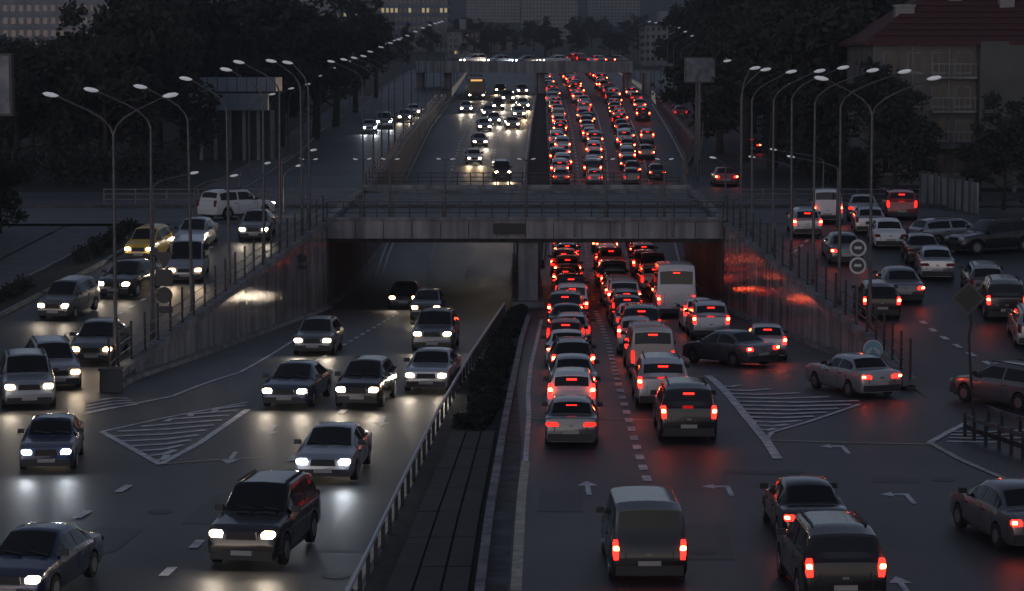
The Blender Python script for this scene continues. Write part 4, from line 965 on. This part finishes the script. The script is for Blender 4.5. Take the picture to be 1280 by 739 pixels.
# billboards
PRINT = mat('billboard_print', (.07, .09, .12), .5, col2=(.2, .23, .27), scale=1.3)
def billboard(x0, x1, y0, y1, Y, label, m, yaw=0, zf=None):
    Xa, za = XZ(x0, y1, Y); Xb, zb = XZ(x1, y0, Y); c = (Xa+Xb)/2; gz = zt(c, Y) if zf is None else zf
    t = thing('billboard', label, 'billboard', (c, Y, gz), (0, 0, yaw)); w = (Xb-Xa)/2
    obj('frame', MB().box(-w-.12, w+.12, -.1, .2, za-gz-.12, zb-gz+.12), t, m=SIGNB); obj('poster', MB().box(-w, w, -.13, -.102, za-gz, zb-gz), t, m=m)
    for X_ in ((-w*.6, w*.6) if w > 1.5 else (0,)): obj('leg', MB().box(X_-.12, X_+.12, .2, .44, -.2, za-gz+1), t, m=STEEL)
billboard(-45, 14, 70, 142, 118, 'pale blue billboard on a post cut by the left edge', PRINT, R(-12))
billboard(857, 893, 73, 102, 215, 'pale grey billboard with print among the trees right of the road', PRINT)
billboard(931, 975, 76, 106, 235, 'dim brownish billboard behind the right lamp posts', mat('billboard_dim', (.1, .09, .09), .6, col2=(.16, .15, .15), scale=.8))
# small lit sign, far right
Xs, zz = XZ(857, 23, 420); t = thing('lit_sign', 'small bright greenish white lit sign on a far pole', 'sign', (Xs, 420, zt(Xs, 420)))
g0 = zt(Xs, 420); obj('pole', MB().tube([(0, 0, 0), (0, 0, zz-g0)], .12, 6).mesh('pole', STEEL), t); obj('sign_face', MB().box(-.5, .5, -.1, .1, zz-g0-.75, zz-g0+.75), t, m=emitter('sign_lit', (.85, 1, .85), 2.2))

# ------------------------------------------------------------------ buildings
WALLA = mat('plaster_grey', (.1, .1, .098), .8, col2=(.16, .16, .155), scale=.4); WALLB = mat('plaster_blue_grey', (.17, .185, .21), .8, col2=(.25, .265, .29), scale=.3)
WALLC = mat('plaster_warm', (.2, .185, .165), .8, col2=(.28, .26, .23), scale=.3); WIN = mat('window_dark', (.015, .017, .02), .12); WLIT = emitter('window_lit', (1, .8, .35), .35)
ROOFM = mat('roof_dark', (.05, .05, .055), .8); ROOFR = mat('roof_tiles_red', (.05, .017, .017), .85, col2=(.075, .024, .022), scale=2, vec=(1, 4, 1))
def building(xa, xb, ytop, Y, depth, label, wall, floors, bays, lit=0, litrow=None, far=True, name='apartment_block', stuffwin=True):
    X0, zt1 = XZ(xa, ytop, Y); X1, _ = XZ(xb, ytop, Y); c = (X0+X1)/2; gz = zt(c, Y)-1.5; w = (X1-X0)/2; H = zt1-gz
    t = thing(name, label, 'building', (c, Y, gz))
    obj('wall', MB().box(-w, w, 0, depth, 0, H), t, m=wall); obj('roof', MB().box(-w-.4, w+.4, -.4, depth+.4, H+.002, H+.6), t, m=ROOFM)
    obj('rooftop_hut', MB().box(-w*.3, w*.1, depth*.3, depth*.7, H+.602, H+3), t, m=wall)
    fh = (H-2)/floors; bw = 2*w/bays; wins = MB(); lits = MB(); ledge = MB()
    for i in range(floors):
        z = 2+fh*i+fh*.28
        ledge.box(-w-.06, w+.06, -.09, -.002, 2+fh*i-.12, 2+fh*i+.12)
        for j in range(bays):
            x = -w+bw*(j+.5); tgt = lits if (litrow is not None and i in litrow and random.random() < .75) or random.random() < lit else wins
            if stuffwin: tgt.box(x-bw*.28, x+bw*.28, -.06, .05, z, z+fh*.5)
            else:
                o = obj('window', MB().box(x-bw*.3, x+bw*.3, -.05, .05, z-.08, z+fh*.5+.08), t, m=SIGNW); obj('pane', MB().box(x-bw*.25, x+bw*.25, -.07, -.052, z, z+fh*.5), o, m=WLIT if tgt is lits else WIN)
        for q in range(int(depth/3.5)):
            for sx in (-1, 1): wins.box(sx*w-.06 if sx > 0 else -w-.06, sx*w+.06, 1+q*3.5, 2.6+q*3.5, z, z+fh*.5)
    if wins.v: tag(obj('windows', wins, t, m=WIN), kind='stuff')
    if lits.v: tag(obj('lit_windows', lits, t, m=WLIT), kind='stuff')
    tag(obj('ledges', ledge, t, m=wall), kind='stuff')
    return t
building(-40, 140, -60, 420, 30, 'long pale blue-grey block at the top left corner behind trees', WALLB, 9, 18)
building(293, 322, -60, 300, 12, 'narrow warm grey tower rising between dark trees on the left', WALLC, 11, 3)
building(352, 415, -30, 560, 25, 'blue-grey block right of the narrow tower', WALLB, 12, 9)
building(415, 470, 4, 600, 25, 'low office block with a row of yellow lit windows', WALLB, 6, 12, litrow=(4,))
building(470, 560, -14, 640, 25, 'wide office block with yellow lit top windows behind the trees', WALLB, 7, 16, litrow=(4,))
building(583, 650, -30, 1000, 30, 'large hazy block on the horizon above the far overpass', WALLB, 14, 16)
building(652, 722, -12, 900, 30, 'hazy slab block right of the road axis', WALLB, 12, 16)
building(735, 800, -25, 980, 30, 'hazy pale block above the right side of the far road', WALLB, 14, 14)
building(806, 862, 32, 480, 20, 'pale blue-grey low block beside the right side of the far queue', WALLB, 5, 8)
building(895, 985, -40, 620, 30, 'dim tall block behind the right trees', WALLA, 16, 14)
building(1030, 1100, -50, 520, 30, 'dim tower behind the house with the red roof', WALLA, 16, 9)
building(590, 640, 52, 620, 14, 'low wide shop building just above the far overpass', WALLC, 2, 9, lit=.12)
building(560, 600, 40, 560, 14, 'small grey building left of the far overpass end', WALLB, 4, 6, lit=.05)
# glass-roofed pavilion, left
X0, zt1 = XZ(247, 97, 215); X1, _ = XZ(345, 97, 215); g = zt((X0+X1)/2, 215)-.2
t = thing('pavilion', 'low pavilion with a wide blue-grey panelled canopy on columns', 'building', ((X0+X1)/2, 215, g)); w = (X1-X0)/2; H = zt1-g
GLB = mat('canopy_panel', (.12, .16, .21), .35, col2=(.17, .21, .26), scale=.5)
for i in range(8):
    a = -w+2*w*i/8
    obj('canopy_panel', MB().box(a+.03, a+2*w/8-.03, 0, 6, H-1.25, H), t, m=GLB); obj('canopy_panel', MB().box(a-.7+.03, a-.7+2*w/8*1.1-.03, -1.2, -.02, H-2.9, H-1.4), t, m=GLB)
for i in range(6): a = -w+.3+(2*w-.6)*i/5; obj('column', MB().box(a-.15, a+.15, -.5, -.2, 0, H-2.9), t, m=CONC)
obj('back_wall', MB().box(-w, w, 3, 3.4, 0, H-1.27), t, m=CONC_D)
# house with red roof, right
def red_house():
    Y = 178; X0, ze = XZ(1092, 52, Y); g = 2.7; t = thing('red_roof_house', 'grey three-storey house with a dark red hipped roof and white chimneys', 'house', (X0, Y, g))
    Wd, D = 17, 14; H = ze-g; m1, m2 = WALLA, WALLC
    obj('wall', MB().box(0, 7.6, 0, D, 0, H), t, m=WALLA); obj('wing_wall', MB().box(7.6, Wd, -1.6, D, 0, H), t, m=mat('plaster_green_grey', (.075, .08, .075), .85, col2=(.11, .115, .107), scale=.3))
    e = .7; rz = 4.6
    rf = obj('roof', MB().add([(-e, -e, H), (Wd+e, -2.3, H), (Wd+e, D+e, H), (-e, D+e, H), (6, D*.45, H+rz), (Wd-4, D*.45, H+rz), (-e, -e, H-.25), (Wd+e, -2.3, H-.25), (Wd+e, D+e, H-.25), (-e, D+e, H-.25)],
        [(0, 1, 5, 4), (1, 2, 5), (2, 3, 4, 5), (3, 0, 4), (6, 7, 1, 0), (7, 8, 2, 1), (8, 9, 3, 2), (9, 6, 0, 3), (9, 8, 7, 6)]), t, m=ROOFR)
    for i in range(9):      # tile courses
        k = (i+1)/10; a = Vector((-e, -e, H)).lerp(Vector((6, D*.45, H+rz)), k); c = Vector((Wd+e, -2.3, H)).lerp(Vector((Wd-4, D*.45, H+rz)), k)
        obj('tile_course', MB().bar(a+Vector((0, -.03, .03)), c+Vector((0, -.03, .03)), .18, .07), rf, m=ROOFR)
    for cx, cyy, s_, hh in ((2.7, 3, .7, 2.6), (6.7, 4.5, .5, 4.9), (10.4, 3.4, .55, 5.2)):
        ch = obj('chimney', MB().box(cx-s_, cx+s_, cyy-.5, cyy+.5, H, H+hh), t, m=TRIMW); obj('chimney_cap', MB().box(cx-s_-.1, cx+s_+.1, cyy-.6, cyy+.6, H+hh+.002, H+hh+.18), ch, m=CONC)
    for fl in range(4):
        z = 1.2+fl*(H-1)/4
        for i in range(4):
            x = .7+i*1.8
            o = obj('window', MB().box(x, x+1.15, -.06, .06, z, z+1.5), t, m=CONC); obj('pane', MB().box(x+.08, x+.54, -.075, -.062, z+.08, z+1.42), o, m=WIN); obj('pane', MB().box(x+.6, x+1.07, -.075, -.062, z+.08, z+1.42), o, m=WIN)
            obj('sill', MB().box(x-.1, x+1.25, -.2, -.001, z-.12, z-.003), t, m=TRIMW)
        if fl in (1, 2, 3):
            bal = obj('balcony', MB().box(4.2, 7.5, -1.1, -.002, z-.45, z-.3), t, m=CONC)
            for i in range(9): obj('baluster', MB().box(4.25+i*.39, 4.3+i*.39, -1.08, -1.03, z-.3, z+.6), bal, m=TRIMW)
            obj('handrail', MB().box(4.2, 7.5, -1.1, -1.02, z+.6, z+.68), bal, m=TRIMW)
        if fl < 3:
            x = 13; o = obj('window', MB().box(x, x+1.2, -1.66, -1.54, z, z+1.4), t, m=CONC); obj('pane', MB().box(x+.08, x+1.12, -1.675, -1.662, z+.08, z+1.32), o, m=WIN)
    for x in (2.9, 5.6): obj('downpipe', MB().tube([(x, -.12, 0), (x, -.12, H-.3)], .06, 6).mesh('downpipe', TRIMW), t)
    po = obj('porch_roof', MB().box(3, 16, -5, -.7, 3.2, 3.5), t, m=CONC_D)
    for x in (3.4, 6.5, 9.6, 12.7, 15.6): obj('porch_column', MB().box(x-.14, x+.14, -4.8, -4.52, 0, 3.2), t, m=WALLA)
    return t
red_house()
# boundary wall, panel by panel, catching red light
t = thing('boundary_wall', 'pale panelled boundary wall lit red by brake lights behind the parked cars', 'wall', (XZ(1152, 270, 158)[0], 158, 2.9))
A, B_ = Vector((0, 0, 0)), Vector((XZ(1222, 285, 146)[0]-t.location.x, 146-158, 0))
for i in range(8):
    a = A.lerp(B_, i/8); c = A.lerp(B_, (i+1)/8); d = (c-a)*.02
    obj('panel', MB().bar(a+d+Vector((0, 0, .95)), c-d+Vector((0, 0, .95)), .12, 1.9), t, m=CONC); obj('post', MB().box(a.x-.12, a.x+.12, a.y-.12, a.y+.12, 0, 2.1), t, m=CONC_D)

# ------------------------------------------------------------------ trees and shrubs
def blob_leaves(rng, clumps, per, size, b):
    for c, r in clumps:
        for _ in range(per):
            d = Vector((rng.gauss(0, 1), rng.gauss(0, 1), rng.gauss(0, 1))).normalized()*r*(rng.random()**.45)
            p = c+Vector((d.x, d.y, d.z*.75)); n = Vector((rng.uniform(-1, 1), rng.uniform(-1, 1), rng.uniform(-.3, 1))).normalized()
            u = n.orthogonal().normalized(); v = n.cross(u); a = rng.uniform(0, 6.28); u, v = u*math.cos(a)+v*math.sin(a), v*math.cos(a)-u*math.sin(a); s = size*rng.uniform(.6, 1.3)
            k = len(b.v); b.v += [tuple(p-u*s), tuple(p+v*s*.55), tuple(p+u*s), tuple(p-v*s*.55)]; b.f.append((k, k+1, k+2, k+3))
TREES = []
for v in range(5):
    rng = random.Random(40+v); H = 12.0; cl = []; tb = MB(); narrow = v == 4
    tb.tube([(0, 0, -.5), (.1, 0, 2), (.15, .1, 4.5), (0, .1, 8), (0, 0, 10.5)], [.34, .26, .2, .12, .04], 8)
    for i in range(15):
        a = rng.uniform(0, 6.28); z = rng.uniform(1.4, 8.5); r = rng.uniform(2.2, 4.2)*(.45 if narrow else 1)*(1-.35*(z-3)/6)
        e = Vector((math.cos(a)*r, math.sin(a)*r, z+rng.uniform(1, 2.5))); tb.tube([(0, 0, z), (e.x*.5, e.y*.5, z+(e.z-z)*.4), tuple(e)], [.1, .06, .02], 5); cl.append((e, rng.uniform(1.1, 1.9)*(.7 if narrow else 1)))
        for _ in range(3):
            o_ = e+Vector((rng.uniform(-1.4, 1.4), rng.uniform(-1.4, 1.4), rng.uniform(-1, 1.6)))*(.5 if narrow else 1); cl.append((o_, rng.uniform(.6, 1.25)*(.7 if narrow else 1)))
    cl += [(Vector((rng.uniform(-.8, .8), rng.uniform(-.8, .8), z)), 1.3*(.7 if narrow else 1)) for z in (8.5, 10, 11.2)]
    lb = MB(); blob_leaves(rng, cl, 62, .27, lb)
    TREES.append((tb.mesh('trunk', BARK, 50), lb.mesh('crown', LEAFA if v % 2 else LEAFB)))
def tree(X, Y, h, label, group, v=None):
    v = random.randrange(5) if v is None else v; z = zt(X, Y) if Y < 1700 else 0; s = h/12.3
    t = thing('broadleaf_tree' if v != 4 else 'poplar_tree', label, 'tree', (X, Y, z-.1), (0, 0, random.uniform(0, 6.28)), group); t.scale = (s*random.uniform(.9, 1.2), s*random.uniform(.9, 1.2), s)
    obj('trunk', TREES[v][0], t); obj('crown', TREES[v][1], t); return t
random.seed(77)
LBL = 'dark leafy tree in the unlit wood left of the motorway'; LBR = 'dark leafy tree in the unlit wood right of the motorway'
for k in range(46):       # left wood
    Y = random.uniform(186, 330); xp = random.uniform(-20, 395); X = (xp-640)*Y/F
    if X > OL(Y)-4.5 or (180 < xp < 400 and Y < 226): continue
    hcap = (12+ (80-(34 if xp < 150 else -25))*Y/F - zt(X, Y))*.93
    if 285 < xp < 330: hcap = min(hcap, (12+20*Y/F-zt(X, Y))*.9)
    tree(X, Y, min(hcap, random.uniform(11, 19)), LBL, 'trees left of the motorway')
for xp, Y, h in ((20, 180, 17), (70, 184, 18), (130, 182, 17), (170, 188, 18), (10, 210, 19), (110, 205, 20), (230, 232, 19), (270, 236, 20), (310, 240, 17), (350, 238, 19), (395, 252, 16), (420, 272, 15), (445, 300, 15), (470, 330, 14)):
    if xp < 150: h = min(h, (12+46*Y/F-zt((xp-640)*Y/F, Y))*.93)
    if 270 < xp < 340: h = min(h, (12+18*Y/F-zt((xp-640)*Y/F, Y))*.9)
    tree((xp-640)*Y/F, Y, h, LBL, 'trees left of the motorway')
for xp, Y, h in ((900, 230, 14), (930, 215, 16), (965, 205, 17), (1000, 198, 16), (1035, 196, 17), (1070, 202, 18), (1088, 176, 10), (940, 260, 18), (985, 250, 20), (1030, 240, 19), (1080, 232, 20), (915, 300, 17), (960, 310, 19), (890, 330, 15), (1120, 168, 8), (1010, 290, 22), (870, 345, 13), (880, 385, 14), (1060, 300, 22), (1130, 240, 20), (1200, 250, 22), (1262, 260, 22)):
    tree((xp-640)*Y/F, Y, h, LBR, 'trees right of the motorway')
for xp, Y, h in ((1255, 150, 6), (1290, 148, 8), (1225, 160, 5)):
    tree((xp-640)*Y/F, Y, h, 'dark bushy tree behind the parked SUV at the right edge', 'bushy trees at the right edge', 0)
for k in range(70):       # far town trees on the hill
    Y = random.uniform(400, 900); xp = random.uniform(380, 900); X = (xp-640)*Y/F
    if -20 < X < 30 and Y < 520: continue
    hc = 12+random.uniform(38, 64)*Y/F-zt(X, Y)
    if hc < 4: continue
    tree(X, Y, min(hc, random.uniform(9, 16)), 'hazy far tree among the blocks beyond the overpass', 'far trees on the hill')
# hedges / ground shrubs
def hedge(name, pts, w, h, label, per=90, size=.1, m=LEAFA, kind='stuff', step=.8, zoff=0):
    rng = random.Random(len(name)+int(w*10)); b = MB(); cl = []
    for p in resample(pts, step): cl.append((p+Vector((rng.uniform(-w, w)*.3, 0, h*.45+zoff)), h*rng.uniform(.5, .75)))
    blob_leaves(rng, cl, per, size, b); o = obj(name, b, m=m); return tag(o, label, 'hedge', kind=kind)
hp = [at(x, y, zm, 30, 134) for x, y in [(588, 540), (598, 510), (608, 478), (622, 445), (640, 412), (648, 392)]]
hedge('median_hedge', hp, 1.0, .55, 'low dark hedge in the median before the bridge pier', 240, .085, step=.6)
hedge('median_hedge', [p+Vector((.45, .4, 0)) for p in hp[:4]], .6, .45, 'low hedge strip beside the median hedge', 160, .08, step=.7)
hedge('verge_hedge', fline(lambda Y: OL(Y)-1.2, zs, 88, 112), .9, .8, 'clipped dark hedge along the left side road kerb', 150, .09)
hedge('verge_hedge', fline(lambda Y: OL(Y)-1.2, zs, 120, 133), .9, .9, 'clipped dark hedge at the upper end of the left kerb', 150, .09)
hedge('undergrowth', [Vector(((x-640)*Y/F, Y, zt((x-640)*Y/F, Y))) for x, Y in ((-40, 178), (60, 177), (140, 178), (236, 179))], 3, 3.2, 'dark undergrowth at the edge of the left wood', 260, .2, step=1.4, kind='stuff')
hedge('undergrowth', [Vector(((x-640)*Y/F, Y, zt((x-640)*Y/F, Y))) for x, Y in ((975, 262), (985, 235), (1010, 205), (1040, 184), (1090, 176))], 3, 3.0, 'dark undergrowth under the right hand trees', 260, .2, step=1.4, kind='stuff')
# tar seams and manhole covers in the carriageways
for x, y in ((770, 650), (880, 690), (560, 600), (200, 640), (1180, 600), (990, 590), (330, 615), (420, 720)):
    p = at(x, y, z0, 30, 84); c = obj('manhole_cover', MB().disc((p.x, p.y, .004), .34, (0, 0, 1), .014, 24), near, m=TRIM)
PATCH = asphalt('asphalt_patch', (.029, .03, .033), (.052, .053, .058), .56)
for pl, w_ in (([(880, 700), (872, 655)], 1.5), ([(560-130, 690), (470, 630)], 1.3), ([(250, 655), (292, 618)], 1.0), ([(1090, 600), (1150, 601)], .9), ([(700, 640), (702, 612)], 1.2), ([(110, 690), (150, 660)], 1.3), ([(905, 590), (985, 592)], .6)):
    painted('asphalt_patch', [at(x, y, z0, 30, 84) for x, y in pl], w_, PATCH, near, z0, dz=.003)
# grass tufts over the left mound
rng = random.Random(3); gb = MB()
for _ in range(16000):
    Y = rng.uniform(88, 133); X = rng.uniform(-62, -28)
    if X > OL(Y)-5.4 or (Y > 112 and X > -42-(134-Y)*.3): continue
    z = zt(X, Y); k = len(gb.v); dx_, dy_ = rng.uniform(-.1, .1), rng.uniform(-.1, .1)
    gb.v += [(X-.05, Y, z-.02), (X+.05, Y, z-.02), (X+dx_, Y+dy_, z+rng.uniform(.12, .3))]; gb.f.append((k, k+1, k+2))
tag(obj('grass_tufts', gb, m=LEAFA), 'rough dark grass on the left bank', 'grass', kind='stuff')
for k, (xp, Y, h) in enumerate(((40, 128, 6), (90, 131, 5), (10, 122, 7), (-30, 118, 8))):
    X = (xp-640)*Y/F-4; tree(X, Y, h, 'short dense tree on the grass bank at the left edge', 'short trees on the left bank', 0)

# ------------------------------------------------------------------ dusk haze
if True:
    m = bpy.data.materials.new('haze'); m.use_nodes = True; nt = m.node_tree; nt.nodes.clear()
    out = nt.nodes.new('ShaderNodeOutputMaterial'); pv = nt.nodes.new('ShaderNodeVolumePrincipled')
    pv.inputs['Color'].default_value = (.75, .82, .95, 1); pv.inputs['Density'].default_value = .00028; pv.inputs['Anisotropy'].default_value = .3
    nt.links.new(pv.outputs[0], out.inputs['Volume'])
    hz_ = obj('haze', MB().box(-760, 760, -20, 1760, -6, 130), m=m); tag(hz_, kind='stuff')
